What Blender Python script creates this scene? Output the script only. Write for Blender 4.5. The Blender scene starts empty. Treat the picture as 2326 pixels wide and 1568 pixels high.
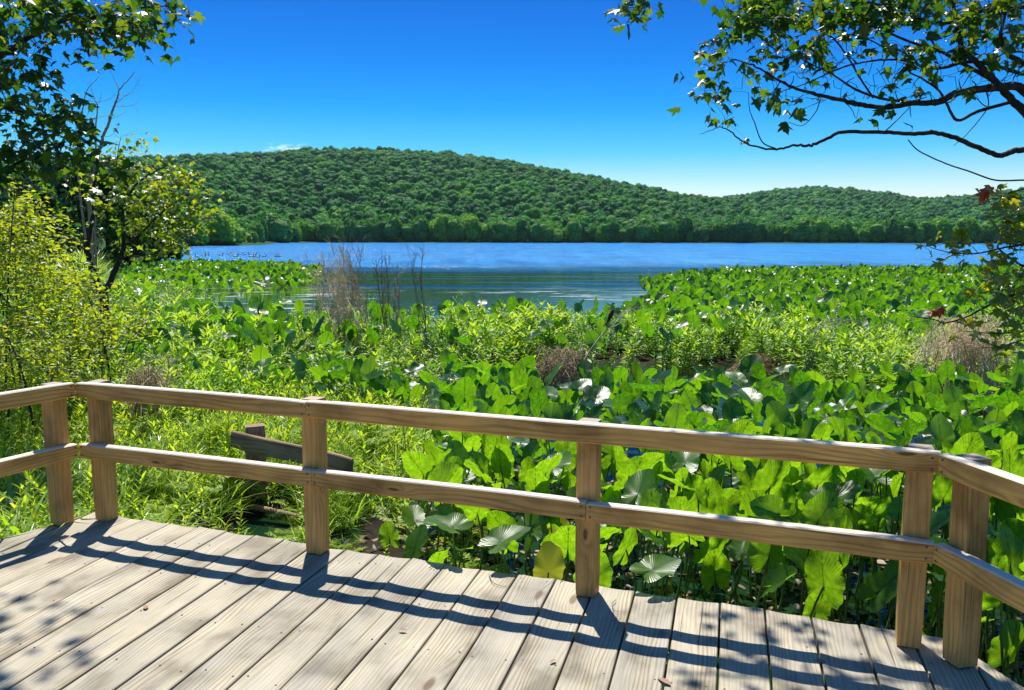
import bpy, math, random
import numpy as np
from mathutils import Matrix, Vector
R = math.radians
rng = np.random.default_rng(7); random.seed(7)
SC = bpy.context.scene
COL = SC.collection

# ------------------------------------------------------------------ camera
F = 1900.0; CX = 1162.5; CY = 784.0; HY = 545.0
CAMH = 1.7; TH = math.atan((CY-HY)/F); ROLL = R(0.1)
fwd = np.array([0, math.cos(TH), -math.sin(TH)]); up0 = np.array([0, math.sin(TH), math.cos(TH)]); rt0 = np.array([1., 0, 0])
rt = rt0*math.cos(ROLL)+up0*math.sin(ROLL); upv = -rt0*math.sin(ROLL)+up0*math.cos(ROLL)
C0 = np.array([0, 0, CAMH])
def ray(x, y): return fwd+rt*(x-CX)/F-upv*(y-CY)/F
def G(x, y, z=0.0):                    # point of a level plane seen at a place of the photograph
    d = ray(x, y); return C0+(z-CAMH)/d[2]*d
def PT(x, y, Y):                       # point at forward distance Y
    d = ray(x, y); return C0+d*(Y/d[1])
cam_d = bpy.data.cameras.new('camera'); cam = bpy.data.objects.new('camera', cam_d); COL.objects.link(cam)
cam_d.sensor_width = 36; cam_d.lens = 36*F/2325; cam_d.clip_end = 9000; cam_d.clip_start = .05
M = Matrix(((rt[0], upv[0], -fwd[0], 0), (rt[1], upv[1], -fwd[1], 0), (rt[2], upv[2], -fwd[2], CAMH), (0, 0, 0, 1)))
cam.matrix_world = M; SC.camera = cam
SC.view_settings.view_transform = 'Standard'; SC.view_settings.look = 'None'; SC.view_settings.gamma = 1
SC.view_settings.exposure = 0.6

# ------------------------------------------------------------------ sky and sun
SEL, SAZ = R(61.5), R(-10)
SUN = np.array([math.sin(SAZ)*math.cos(SEL), math.cos(SAZ)*math.cos(SEL), math.sin(SEL)])
def N(nt, t, **k):
    n = nt.nodes.new(t)
    for a, b in k.items():
        if a.startswith('i_'): n.inputs[a[2:].replace('_', ' ')].default_value = b
        else: setattr(n, a, b)
    return n
W = bpy.data.worlds.new('World'); SC.world = W; W.use_nodes = True; nt = W.node_tree; nt.nodes.clear(); L = nt.links.new
sky = N(nt, 'ShaderNodeTexSky', sky_type='NISHITA', sun_disc=False, sun_elevation=SEL, sun_rotation=SAZ % (2*math.pi), air_density=1.0, dust_density=0.2, ozone_density=3.0)
hs = N(nt, 'ShaderNodeHueSaturation'); hs.inputs['Saturation'].default_value = 1.38; L(sky.outputs[0], hs.inputs['Color'])
tc = N(nt, 'ShaderNodeTexCoord'); sx = N(nt, 'ShaderNodeSeparateXYZ'); L(tc.outputs['Generated'], sx.inputs[0])
cr = N(nt, 'ShaderNodeValToRGB'); L(sx.outputs['Z'], cr.inputs[0])
e = cr.color_ramp.elements; e[0].position = 0.0; e[0].color = (1.3, 1.1, 1.0, 1); e[1].position = .28; e[1].color = (.015, .38, .82, 1)
for p_, c_ in ((.05, (1.05, 1.02, 1.05, 1)), (.10, (.26, .80, 1.08, 1)), (.15, (.05, .62, 1.04, 1)), (.2, (.02, .50, .95, 1)), (.42, (.12, .58, .95, 1)), (.6, (1.0, 1.0, .95, 1))):
    q = e.new(p_); q.color = c_
mx = N(nt, 'ShaderNodeMix', data_type='RGBA', blend_type='MULTIPLY'); mx.inputs[0].default_value = 1
L(hs.outputs[0], mx.inputs[6]); L(cr.outputs[0], mx.inputs[7])
# a wisp of cloud low over the ridge
vs = N(nt, 'ShaderNodeVectorMath', operation='SUBTRACT'); cd = ray(662, 345); cd = cd/np.linalg.norm(cd); vs.inputs[1].default_value = tuple(cd); L(tc.outputs['Generated'], vs.inputs[0])
vm = N(nt, 'ShaderNodeVectorMath', operation='MULTIPLY'); vm.inputs[1].default_value = (1/.028, 1/.028, 1/.0075); L(vs.outputs[0], vm.inputs[0])
vl = N(nt, 'ShaderNodeVectorMath', operation='LENGTH'); L(vm.outputs[0], vl.inputs[0])
nz = N(nt, 'ShaderNodeTexNoise'); nz.inputs['Scale'].default_value = 2.2; nz.inputs['Detail'].default_value = 6; L(vm.outputs[0], nz.inputs['Vector'])
ad = N(nt, 'ShaderNodeMath', operation='MULTIPLY_ADD'); ad.inputs[1].default_value = 2.4; ad.inputs[2].default_value = -1.0; L(nz.outputs[0], ad.inputs[0])
sb = N(nt, 'ShaderNodeMath', operation='SUBTRACT', use_clamp=True); L(ad.outputs[0], sb.inputs[0]); 
vh = N(nt, 'ShaderNodeMath', operation='MULTIPLY'); vh.inputs[1].default_value = .75; L(vl.outputs['Value'], vh.inputs[0])
one = N(nt, 'ShaderNodeMath', operation='ADD'); one.inputs[1].default_value = .55; L(ad.outputs[0], one.inputs[0]); L(one.outputs[0], sb.inputs[0]); L(vh.outputs[0], sb.inputs[1])
mc = N(nt, 'ShaderNodeMix', data_type='RGBA'); L(sb.outputs[0], mc.inputs[0]); L(mx.outputs[2], mc.inputs[6]); mc.inputs[7].default_value = (9, 9.4, 9.6, 1)
bg = N(nt, 'ShaderNodeBackground'); bg.inputs[1].default_value = .088; L(mc.outputs[2], bg.inputs[0])
wo = N(nt, 'ShaderNodeOutputWorld'); L(bg.outputs[0], wo.inputs[0])
sl = bpy.data.lights.new('sun', 'SUN'); sl.energy = 5.0; sl.angle = R(.53); sl.color = (1, .96, .88)
so = bpy.data.objects.new('sun', sl); COL.objects.link(so); so.rotation_euler = Vector(tuple(SUN)).to_track_quat('Z', 'Y').to_euler()

# ------------------------------------------------------------------ helpers
ORD = ['leftmost', 'second', 'third', 'fourth', 'fifth', 'sixth', 'seventh', 'eighth', 'ninth', 'tenth', 'eleventh', 'twelfth', 'thirteenth', 'fourteenth', 'fifteenth', 'sixteenth', 'rightmost']
def ordl(i, n): return 'leftmost' if i == 0 else ('rightmost' if i == n-1 else ORD[i]+' from left')
def tag(o, label=None, cat=None, group=None, kind=None):
    if label: o['label'] = label
    if cat: o['category'] = cat
    if group: o['group'] = group
    if kind: o['kind'] = kind
    return o
def empty(name, loc):
    o = bpy.data.objects.new(name, None); COL.objects.link(o); o.location = tuple(loc); o.empty_display_size = .1; return o
def par(o, p):
    o.parent = p; o.matrix_parent_inverse = Matrix.Translation(-p.location)
def mesh_tri(name, V, T, UV=None, mats=(), mi=None, smooth=True):
    V = np.ascontiguousarray(V, np.float32); T = np.ascontiguousarray(T, np.int32)
    me = bpy.data.meshes.new(name); me.vertices.add(len(V)); me.vertices.foreach_set('co', V.ravel())
    me.loops.add(T.size); me.loops.foreach_set('vertex_index', T.ravel())
    me.polygons.add(len(T)); me.polygons.foreach_set('loop_start', np.arange(0, T.size, T.shape[1], dtype=np.int32))
    me.polygons.foreach_set('use_smooth', np.full(len(T), bool(smooth)))
    if mi is not None: me.polygons.foreach_set('material_index', np.asarray(mi, np.int32))
    if UV is not None:
        u = me.uv_layers.new(name='UVMap'); u.data.foreach_set('uv', np.ascontiguousarray(UV[T.ravel()], np.float32).ravel())
    for m in mats: me.materials.append(m)
    me.update(); me.validate(); return me
def obj(name, me, parent=None):
    o = bpy.data.objects.new(name, me); COL.objects.link(o)
    if parent: par(o, parent)
    return o
class Acc:                              # collects triangle pieces for ONE mesh
    def __init__(s): s.V = []; s.T = []; s.U = []; s.I = []; s.n = 0
    def add(s, V, T, U=None, mi=0):
        V = np.asarray(V, float); T = np.asarray(T, int)
        s.V.append(V); s.T.append(T+s.n); s.U.append(np.zeros((len(V), 2)) if U is None else U); s.I.append(np.full(len(T), mi)); s.n += len(V)
    def stamp(s, tpl, mats, locs, mi=0):
        V, T, U = tpl; n = len(locs)
        if n == 0: return
        VV = np.einsum('nij,vj->nvi', mats, V)+np.asarray(locs)[:, None, :]
        TT = T[None]+(np.arange(n)*len(V))[:, None, None]
        s.add(VV.reshape(-1, 3), TT.reshape(-1, 3), np.tile(U, (n, 1)), mi)
    def mesh(s, name, mats, smooth=True):
        return mesh_tri(name, np.concatenate(s.V), np.concatenate(s.T), np.concatenate(s.U), mats, np.concatenate(s.I), smooth)
def unit(v): v = np.asarray(v, float); return v/(np.linalg.norm(v, axis=-1, keepdims=True)+1e-9)
def basis(d, nrm, s=1.0):               # columns: x, y=d, z~nrm
    y = unit(d); x = unit(np.cross(y, nrm)); z = np.cross(x, y)
    s = np.asarray(s, float)
    m = np.stack([x, y, z], -1); return m*(s[..., None, None] if s.ndim else s)
def tube(acc, P, r0, r1, sides=6, mi=0, cap=False):
    P = np.asarray(P, float); n = len(P); d = np.gradient(P, axis=0); d = unit(d)
    ref = np.array([.13, .21, .97]) if abs(d[0][2]) < .9 else np.array([1., .1, 0])
    a = unit(np.cross(d, ref)); b = np.cross(d, a); t = np.linspace(0, 1, n)[:, None, None]
    rr = (np.asarray(r0)+(np.asarray(r1)-r0)*t) if np.ndim(r0) == 0 else np.asarray(r0)[:, None, None]
    an = np.linspace(0, 2*math.pi, sides, endpoint=False)
    V = P[:, None]+rr*(np.cos(an)[None, :, None]*a[:, None]+np.sin(an)[None, :, None]*b[:, None]); V = V.reshape(-1, 3)
    i = np.arange(n-1)[:, None]*sides+np.arange(sides)[None]; j = np.arange(n-1)[:, None]*sides+(np.arange(sides)[None]+1) % sides
    T = np.concatenate([np.stack([i, j, j+sides], -1).reshape(-1, 3), np.stack([i, j+sides, i+sides], -1).reshape(-1, 3)])
    acc.add(V, T, None, mi)
def spline(P, k=5):                     # Catmull-Rom
    P = np.asarray(P, float); Q = np.vstack([2*P[0]-P[1], P, 2*P[-1]-P[-2]]); out = []
    for i in range(1, len(Q)-2):
        for t in np.linspace(0, 1, k, endpoint=False):
            a, b, c, d = Q[i-1], Q[i], Q[i+1], Q[i+2]
            out.append(.5*((2*b)+(c-a)*t+(2*a-5*b+4*c-d)*t*t+(3*b-a-3*c+d)*t**3))
    out.append(P[-1]); return np.array(out)
def blur_noise(x, y, sc, seed=0):       # cheap smooth noise
    x = np.asarray(x)*sc; y = np.asarray(y)*sc; v = 0
    for k in range(4):
        a = seed*1.7+k*2.1; f = 1.0*1.7**k
        v = v+np.sin(x*f*math.cos(a)+y*f*math.sin(a)+a*3)*np.cos(y*f*math.cos(a*1.3)-x*f*math.sin(a*.7)+a)/(1.35**k)
    return v/2.2
HID = {}
def scatter(name, variants, pos, eul, scl, idx, label=None, cat=None, kind='stuff'):   # ONE stuff object that repeats a few small meshes
    me = bpy.data.meshes.new(name); n = len(pos); me.vertices.add(n); me.vertices.foreach_set('co', np.asarray(pos, np.float32).ravel())
    for an, tp, dat in (('rot', 'FLOAT_VECTOR', eul), ('scl', 'FLOAT_VECTOR', scl)):
        a = me.attributes.new(an, tp, 'POINT'); a.data.foreach_set('vector', np.asarray(dat, np.float32).ravel())
    a = me.attributes.new('vi', 'INT', 'POINT'); a.data.foreach_set('value', np.asarray(idx, np.int32))
    o = obj(name, me); tag(o, label, cat, None, kind)
    key = tuple(v.name for v in variants)
    if key not in HID:
        c = bpy.data.collections.new(name+'_source')
        for i, v in enumerate(variants): c.objects.link(bpy.data.objects.new('%s_%02d' % (v.name.split('.')[0], i), v))
        HID[key] = c
    g = bpy.data.node_groups.new(name, 'GeometryNodeTree')
    g.interface.new_socket('Geometry', in_out='INPUT', socket_type='NodeSocketGeometry'); g.interface.new_socket('Geometry', in_out='OUTPUT', socket_type='NodeSocketGeometry')
    gi = g.nodes.new('NodeGroupInput'); go = g.nodes.new('NodeGroupOutput'); ip = g.nodes.new('GeometryNodeInstanceOnPoints')
    ci = g.nodes.new('GeometryNodeCollectionInfo'); ci.inputs['Collection'].default_value = HID[key]; ci.inputs['Separate Children'].default_value = True; ci.inputs['Reset Children'].default_value = True
    def at(nm, t):
        q = g.nodes.new('GeometryNodeInputNamedAttribute'); q.data_type = t; q.inputs['Name'].default_value = nm; return [s for s in q.outputs if s.enabled][0]
    er = g.nodes.new('FunctionNodeEulerToRotation')
    l = g.links.new; l(gi.outputs[0], ip.inputs['Points']); l(ci.outputs[0], ip.inputs['Instance']); ip.inputs['Pick Instance'].default_value = True
    l(at('vi', 'INT'), ip.inputs['Instance Index']); l(at('rot', 'FLOAT_VECTOR'), er.inputs[0]); l(er.outputs[0], ip.inputs['Rotation']); l(at('scl', 'FLOAT_VECTOR'), ip.inputs['Scale'])
    l(ip.outputs[0], go.inputs[0])
    md = o.modifiers.new('scatter', 'NODES'); md.node_group = g
    return o

# ------------------------------------------------------------------ materials
def newmat(name):
    m = bpy.data.materials.new(name); m.use_nodes = True; nt = m.node_tree; nt.nodes.clear(); return m, nt, nt.links.new
def mixc(nt, f, a, b, bt='MIX'):
    m = nt.nodes.new('ShaderNodeMix'); m.data_type = 'RGBA'; m.blend_type = bt
    for i, v in ((0, f), (6, a), (7, b)):
        if hasattr(v, 'is_linked') or hasattr(v, 'links'): nt.links.new(v, m.inputs[i])
        else: m.inputs[i].default_value = v if i == 0 else (*v[:3], 1)
    return m.outputs[2]
def ma(nt, op, a, b=None, c=None, clamp=False):
    m = nt.nodes.new('ShaderNodeMath'); m.operation = op; m.use_clamp = clamp
    for i, v in enumerate((a, b, c)):
        if v is None: continue
        if hasattr(v, 'links'): nt.links.new(v, m.inputs[i])
        else: m.inputs[i].default_value = v
    return m.outputs[0]
def ramp(nt, f, stops):
    r = nt.nodes.new('ShaderNodeValToRGB'); nt.links.new(f, r.inputs[0]); e = r.color_ramp.elements
    e[0].position, e[0].color = stops[0][0], (*stops[0][1], 1); e[1].position, e[1].color = stops[-1][0], (*stops[-1][1], 1)
    for p, c in stops[1:-1]: e.new(p).color = (*c, 1)
    return r.outputs[0]
def noise(nt, vec, scale, detail=2, dist=0, rough=.5):
    n = nt.nodes.new('ShaderNodeTexNoise'); n.inputs['Scale'].default_value = scale; n.inputs['Detail'].default_value = detail; n.inputs['Distortion'].default_value = dist; n.inputs['Roughness'].default_value = rough
    if vec: nt.links.new(vec, n.inputs['Vector'])
    return n.outputs[0]
def vmul(nt, vec, s):
    m = nt.nodes.new('ShaderNodeMapping'); m.inputs['Scale'].default_value = s; nt.links.new(vec, m.inputs['Vector']); return m.outputs[0]

def leaf_mat(name, cols, trans, tf=.45, rough=.42, spec=.5, island=True, veins=None, spots=0, hue=.0):
    m, nt, l = newmat(name)
    if island: r = nt.nodes.new('ShaderNodeNewGeometry').outputs['Random Per Island']
    else: r = nt.nodes.new('ShaderNodeObjectInfo').outputs['Random']
    k = [(i/(len(cols)-1), c) for i, c in enumerate(cols)]
    base = ramp(nt, r, k); tcol = mixc(nt, 1., ramp(nt, r, [(i/(len(trans)-1), c) for i, c in enumerate(trans)]), (1, 1, 1), 'MULTIPLY')
    geo = nt.nodes.new('ShaderNodeTexCoord')
    bumpin = None
    if veins:
        uv = nt.nodes.new('ShaderNodeUVMap'); s = nt.nodes.new('ShaderNodeSeparateXYZ'); l(uv.outputs[0], s.inputs[0])
        ax = ma(nt, 'ABSOLUTE', ma(nt, 'SUBTRACT', s.outputs[0], .5)); mid = ma(nt, 'SUBTRACT', 1, ma(nt, 'MULTIPLY', ax, 34), clamp=True)
        ang = ma(nt, 'ARCTAN2', ax, ma(nt, 'SUBTRACT', s.outputs[1], .28))
        rad = ma(nt, 'ADD', ma(nt, 'MULTIPLY', ang, 9), ma(nt, 'MULTIPLY', ma(nt, 'SUBTRACT', ax, s.outputs[1]), 5))
        ve = ma(nt, 'POWER', ma(nt, 'ABSOLUTE', ma(nt, 'SINE', ma(nt, 'MULTIPLY', rad, 2.2))), .8)
        base = mixc(nt, ma(nt, 'MULTIPLY', mid, .6), base, tuple(c*.5 for c in cols[0]))
        tcol = mixc(nt, ma(nt, 'MULTIPLY', mid, .85), tcol, tuple(c*.3 for c in trans[0]))
        tcol = mixc(nt, ma(nt, 'MULTIPLY', ma(nt, 'SUBTRACT', 1, ve), .7), tcol, tuple(c*.5 for c in trans[0]))
        bumpin = ve
        nb = noise(nt, vmul(nt, geo.outputs['Object'], (9, 9, 9)), 1., 3)
        tcol = mixc(nt, ramp(nt, nb, [(.4, (0, 0, 0)), (.7, (.55, .55, .55))]), tcol, tuple(min(1, c*1.15) for c in trans[-1]))
        sp = ramp(nt, noise(nt, vmul(nt, geo.outputs['Object'], (38, 38, 38)), 1., 2), [(.70, (0, 0, 0)), (.735, (1, 1, 1))])
        sp = ma(nt, 'MULTIPLY', sp, ramp(nt, noise(nt, vmul(nt, geo.outputs['Object'], (4, 4, 4)), 1., 1), [(.48, (0, 0, 0)), (.6, (1, 1, 1))]))
        base = mixc(nt, sp, base, (.30, .20, .03)); tcol = mixc(nt, sp, tcol, (.5, .35, .03))
    p = nt.nodes.new('ShaderNodeBsdfPrincipled'); l(base, p.inputs['Base Color']); p.inputs['Roughness'].default_value = rough
    p.inputs['Specular IOR Level'].default_value = spec
    if bumpin:
        b = nt.nodes.new('ShaderNodeBump'); b.inputs['Strength'].default_value = .28; b.inputs['Distance'].default_value = .003; l(bumpin, b.inputs['Height']); l(b.outputs[0], p.inputs['Normal'])
    t = nt.nodes.new('ShaderNodeBsdfTranslucent'); l(tcol, t.inputs[0])
    mx = nt.nodes.new('ShaderNodeMixShader'); mx.inputs[0].default_value = tf; l(p.outputs[0], mx.inputs[1]); l(t.outputs[0], mx.inputs[2])
    o = nt.nodes.new('ShaderNodeOutputMaterial'); l(mx.outputs[0], o.inputs[0]); return m
def simple_mat(name, c0, c1, scale=20, rough=.8, bump=.3, vec=(1, 1, 1), bd=.01, spec=.3, stops=(.35, .65)):
    m, nt, l = newmat(name); g = nt.nodes.new('ShaderNodeTexCoord'); n = noise(nt, vmul(nt, g.outputs['Object'], vec), scale, 6, .3, .6)
    p = nt.nodes.new('ShaderNodeBsdfPrincipled'); l(ramp(nt, n, [(stops[0], c0), (stops[1], c1)]), p.inputs['Base Color']); p.inputs['Roughness'].default_value = rough; p.inputs['Specular IOR Level'].default_value = spec
    b = nt.nodes.new('ShaderNodeBump'); b.inputs['Strength'].default_value = bump; b.inputs['Distance'].default_value = bd; l(n, b.inputs['Height']); l(b.outputs[0], p.inputs['Normal'])
    o = nt.nodes.new('ShaderNodeOutputMaterial'); l(p.outputs[0], o.inputs[0]); return m
def wood_mat(name, light, dark, knot, grey, gstr=.3, freq=95., knots=(1.3, 9.), rough=.75, cracks=.6, spec=.25, glare_bleach=None, rs_=.95):
    m, nt, l = newmat(name); g = nt.nodes.new('ShaderNodeTexCoord'); oi = nt.nodes.new('ShaderNodeObjectInfo')
    off = ma(nt, 'MULTIPLY', oi.outputs['Random'], 37.)
    s0 = nt.nodes.new('ShaderNodeSeparateXYZ'); l(g.outputs['Object'], s0.inputs[0])
    c = nt.nodes.new('ShaderNodeCombineXYZ'); l(ma(nt, 'ADD', s0.outputs[0], off), c.inputs[0]); l(ma(nt, 'ADD', s0.outputs[1], off), c.inputs[1]); l(ma(nt, 'ADD', s0.outputs[2], off), c.inputs[2])
    P = c.outputs[0]
    lane = ma(nt, 'ADD', ma(nt, 'ADD', s0.outputs[1], ma(nt, 'MULTIPLY', s0.outputs[2], 1.0)), ma(nt, 'MULTIPLY', off, .31))
    warp = noise(nt, vmul(nt, P, (.9, 5, 5)), 1., 2.5)
    vo = nt.nodes.new('ShaderNodeTexVoronoi'); vo.voronoi_dimensions = '2D'; vo.inputs['Scale'].default_value = 1
    kc = nt.nodes.new('ShaderNodeCombineXYZ'); l(ma(nt, 'MULTIPLY', ma(nt, 'ADD', s0.outputs[0], off), knots[0]), kc.inputs[0]); l(ma(nt, 'MULTIPLY', lane, knots[1]*.55), kc.inputs[1]); l(kc.outputs[0], vo.inputs['Vector'])
    dk = vo.outputs['Distance']; sep = nt.nodes.new('ShaderNodeSeparateColor'); l(vo.outputs['Color'], sep.inputs[0])
    on = ma(nt, 'GREATER_THAN', sep.outputs[0], .45)
    infl = ma(nt, 'MULTIPLY', on, ma(nt, 'SUBTRACT', 1, ma(nt, 'MULTIPLY', dk, 4.), clamp=True))
    infl = ma(nt, 'POWER', infl, 1.6)
    ph = ma(nt, 'ADD', ma(nt, 'MULTIPLY', lane, freq), ma(nt, 'MULTIPLY', warp, 46)); ph = ma(nt, 'ADD', ph, ma(nt, 'MULTIPLY', infl, 16))
    ring = ma(nt, 'MULTIPLY_ADD', ma(nt, 'SINE', ph), .5, .5); ring = ma(nt, 'POWER', ring, 2.2)
    fine = noise(nt, vmul(nt, P, (5, 260, 260)), 1., 4)
    med = noise(nt, vmul(nt, P, (1.6, 14, 14)), 1., 4)
    col = mixc(nt, ma(nt, 'MULTIPLY', ma(nt, 'MULTIPLY', ring, rs_), ramp(nt, noise(nt, vmul(nt, P, (1.3, 7, 7)), 1., 2), [(.35, (.35, .35, .35)), (.6, (1, 1, 1))])), light, dark)
    col = mixc(nt, ramp(nt, med, [(.35, (0, 0, 0)), (.7, (gstr, gstr, gstr))]), col, grey)
    col = mixc(nt, ma(nt, 'MULTIPLY', ramp(nt, fine, [(.3, (1, 1, 1)), (.6, (0, 0, 0))]), .33), col, tuple(v*.5 for v in dark))
    km = ma(nt, 'MULTIPLY', on, ramp(nt, dk, [(.035, (1, 1, 1)), (.065, (0, 0, 0))]))
    col = mixc(nt, ma(nt, 'MULTIPLY', km, .85), col, knot)
    crk = ma(nt, 'MULTIPLY', ramp(nt, noise(nt, vmul(nt, P, (1.1, 60, 60)), 1., 1.5, .4), [(.70, (0, 0, 0)), (.74, (1, 1, 1))]), cracks)
    col = mixc(nt, crk, col, tuple(v*.22 for v in dark))
    blot = ramp(nt, noise(nt, vmul(nt, P, (2.2, 3.5, 3.5)), 1.3, 5), [(.34, (.55, .52, .48)), (.47, (.92, .91, .89)), (.66, (1.18, 1.15, 1.10))])
    col = mixc(nt, 1., col, blot, 'MULTIPLY')
    if glare_bleach:  # up-facing tops painted paler for sun glare as well as weathering
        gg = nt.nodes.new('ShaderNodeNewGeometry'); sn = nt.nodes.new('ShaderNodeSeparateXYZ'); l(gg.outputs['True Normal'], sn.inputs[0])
        col = mixc(nt, ma(nt, 'MULTIPLY', ma(nt, 'MULTIPLY_ADD', sn.outputs[2], 3., -1.2, True), .8), col, glare_bleach)
    tint = mixc(nt, oi.outputs['Random'], (.88, .88, .9), (1.1, 1.06, 1.0)); col = mixc(nt, 1., col, tint, 'MULTIPLY')
    p = nt.nodes.new('ShaderNodeBsdfPrincipled'); l(col, p.inputs['Base Color']); p.inputs['Roughness'].default_value = rough; p.inputs['Specular IOR Level'].default_value = spec
    h = ma(nt, 'SUBTRACT', ma(nt, 'ADD', ma(nt, 'MULTIPLY', fine, .5), ma(nt, 'MULTIPLY', ring, .35)), ma(nt, 'MULTIPLY', crk, 1.2))
    b = nt.nodes.new('ShaderNodeBump'); b.inputs['Strength'].default_value = .5; b.inputs['Distance'].default_value = .0018; l(h, b.inputs['Height']); l(b.outputs[0], p.inputs['Normal'])
    o = nt.nodes.new('ShaderNodeOutputMaterial'); l(p.outputs[0], o.inputs[0]); return m

M_deck = wood_mat('weathered_deck_wood', (.45, .41, .31), (.24, .195, .13), (.14, .095, .06), (.37, .36, .32), .6, 330., (.9, 5.), .7, .8)
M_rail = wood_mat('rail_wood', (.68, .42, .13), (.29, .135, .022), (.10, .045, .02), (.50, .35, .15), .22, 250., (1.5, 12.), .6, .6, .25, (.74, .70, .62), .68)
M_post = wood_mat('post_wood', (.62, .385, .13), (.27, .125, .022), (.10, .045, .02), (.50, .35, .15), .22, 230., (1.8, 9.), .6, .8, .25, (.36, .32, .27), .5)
M_old = wood_mat('old_grey_wood', (.34, .235, .15), (.13, .08, .05), (.02, .015, .01), (.36, .28, .20), .6, 200., (1.5, 9.), .9, .9)
M_screw = simple_mat('screw_metal', (.05, .04, .035), (.12, .10, .08), 300, .5, .1)
M_bark = simple_mat('bark', (.018, .014, .012), (.075, .06, .05), 30, .9, .7, (1, 1, .35))
M_twig = simple_mat('twig_bark', (.03, .02, .015), (.07, .05, .04), 40, .8, .3)
M_dead = simple_mat('dead_grey_wood', (.24, .17, .085), (.52, .41, .25), 25, .9, .4)
M_dry = simple_mat('dry_straw', (.50, .38, .21), (.92, .76, .50), 12, .9, .2)
M_dryp = simple_mat('dry_pale_stem', (.28, .22, .16), (.62, .55, .45), 12, .8, .2)
M_dryd = simple_mat('dry_dark_stem', (.12, .07, .03), (.34, .22, .11), 20, .85, .3)
M_mud = simple_mat('dark_mud', (.008, .007, .005), (.035, .027, .016), 3, .95, .7, (1, 1, 1), .04, .08)
_nt = M_mud.node_tree; _p = [n for n in _nt.nodes if n.type == 'BSDF_PRINCIPLED'][0]; _src = _p.inputs['Base Color'].links[0].from_socket
_tc = _nt.nodes.new('ShaderNodeTexCoord'); _s = _nt.nodes.new('ShaderNodeSeparateXYZ'); _nt.links.new(_tc.outputs['Object'], _s.inputs[0])
_nt.links.new(mixc(_nt, ramp(_nt, ma(_nt, 'DIVIDE', _s.outputs[1], 200.), [(.1, (0, 0, 0)), (.2, (1, 1, 1))]), _src, (.025, .07, .018)), _p.inputs['Base Color'])
M_hill = simple_mat('forest_floor', (.010, .022, .008), (.03, .05, .015), .05, .95, .2)
M_stem = simple_mat('green_stem', (.05, .12, .015), (.14, .22, .03), 15, .45, .1, spec=.5)
M_reds = simple_mat('reddish_stem', (.09, .09, .02), (.19, .16, .04), 15, .6, .1)
M_lily = leaf_mat('lily_leaf', [(.016, .065, .007), (.032, .10, .008), (.06, .15, .010), (.11, .20, .014)], [(.05, .20, .003), (.13, .40, .005), (.24, .55, .006), (.34, .64, .01), (.52, .76, .02)], .56, .34, .6, True, veins=True)
M_lilyi = leaf_mat('lily_leaf_far', [(.014, .055, .007), (.024, .085, .009), (.04, .12, .011), (.07, .17, .015)], [(.05, .26, .004), (.11, .38, .006), (.20, .50, .008), (.34, .64, .012)], .46, .33, .75, False, veins=True)
M_lilyy = leaf_mat('yellowing_lily_leaf', [(.16, .18, .02), (.24, .22, .03)], [(.55, .50, .03), (.45, .52, .03)], .5, .4, .5, True)
M_herb = leaf_mat('herb_leaf', [(.07, .19, .015), (.15, .29, .02), (.26, .38, .03)], [(.25, .55, .015), (.50, .76, .02), (.74, .86, .04)], .48, .45, .5)
M_herbd = leaf_mat('herb_leaf_dark', [(.03, .11, .012), (.06, .16, .015), (.09, .2, .02)], [(.10, .38, .012), (.2, .5, .02), (.33, .58, .02)], .45, .42, .5)
M_grass = leaf_mat('grass_blade', [(.09, .22, .02), (.17, .30, .03), (.32, .40, .12)], [(.30, .58, .02), (.5, .75, .03), (.7, .8, .10)], .45, .35, .6)
M_fern = leaf_mat('fern_leaf', [(.15, .28, .015), (.25, .38, .02), (.36, .44, .02)], [(.45, .70, .015), (.65, .82, .02), (.85, .88, .03)], .5, .5, .4)
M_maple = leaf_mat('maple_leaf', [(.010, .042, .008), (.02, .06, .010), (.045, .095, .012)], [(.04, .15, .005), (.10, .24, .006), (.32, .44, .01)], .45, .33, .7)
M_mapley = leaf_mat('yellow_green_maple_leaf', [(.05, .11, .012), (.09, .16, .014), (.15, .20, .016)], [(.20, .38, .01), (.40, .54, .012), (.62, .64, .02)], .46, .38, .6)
M_mapler = leaf_mat('orange_maple_leaf', [(.32, .04, .015), (.42, .09, .02)], [(.9, .10, .03), (.9, .25, .04)], .5, .35, .6)
M_shrub = leaf_mat('shrub_leaf', [(.08, .15, .012), (.16, .24, .014), (.27, .31, .016)], [(.32, .52, .01), (.6, .72, .012), (.85, .82, .02)], .47, .42, .5)
M_back = leaf_mat('backdrop_leaf', [(.022, .07, .010), (.045, .11, .014), (.07, .14, .016)], [(.06, .22, .008), (.14, .32, .012), (.26, .42, .02)], .4, .5, .35)
M_conif = leaf_mat('dark_conifer_leaf', [(.012, .042, .014), (.025, .07, .018)], [(.03, .12, .01), (.08, .18, .012)], .3, .5, .3)
M_reed = leaf_mat('reed_leaf', [(.05, .15, .06), (.10, .22, .08), (.14, .24, .10)], [(.12, .32, .08), (.2, .42, .12)], .4, .4, .6)
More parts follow.
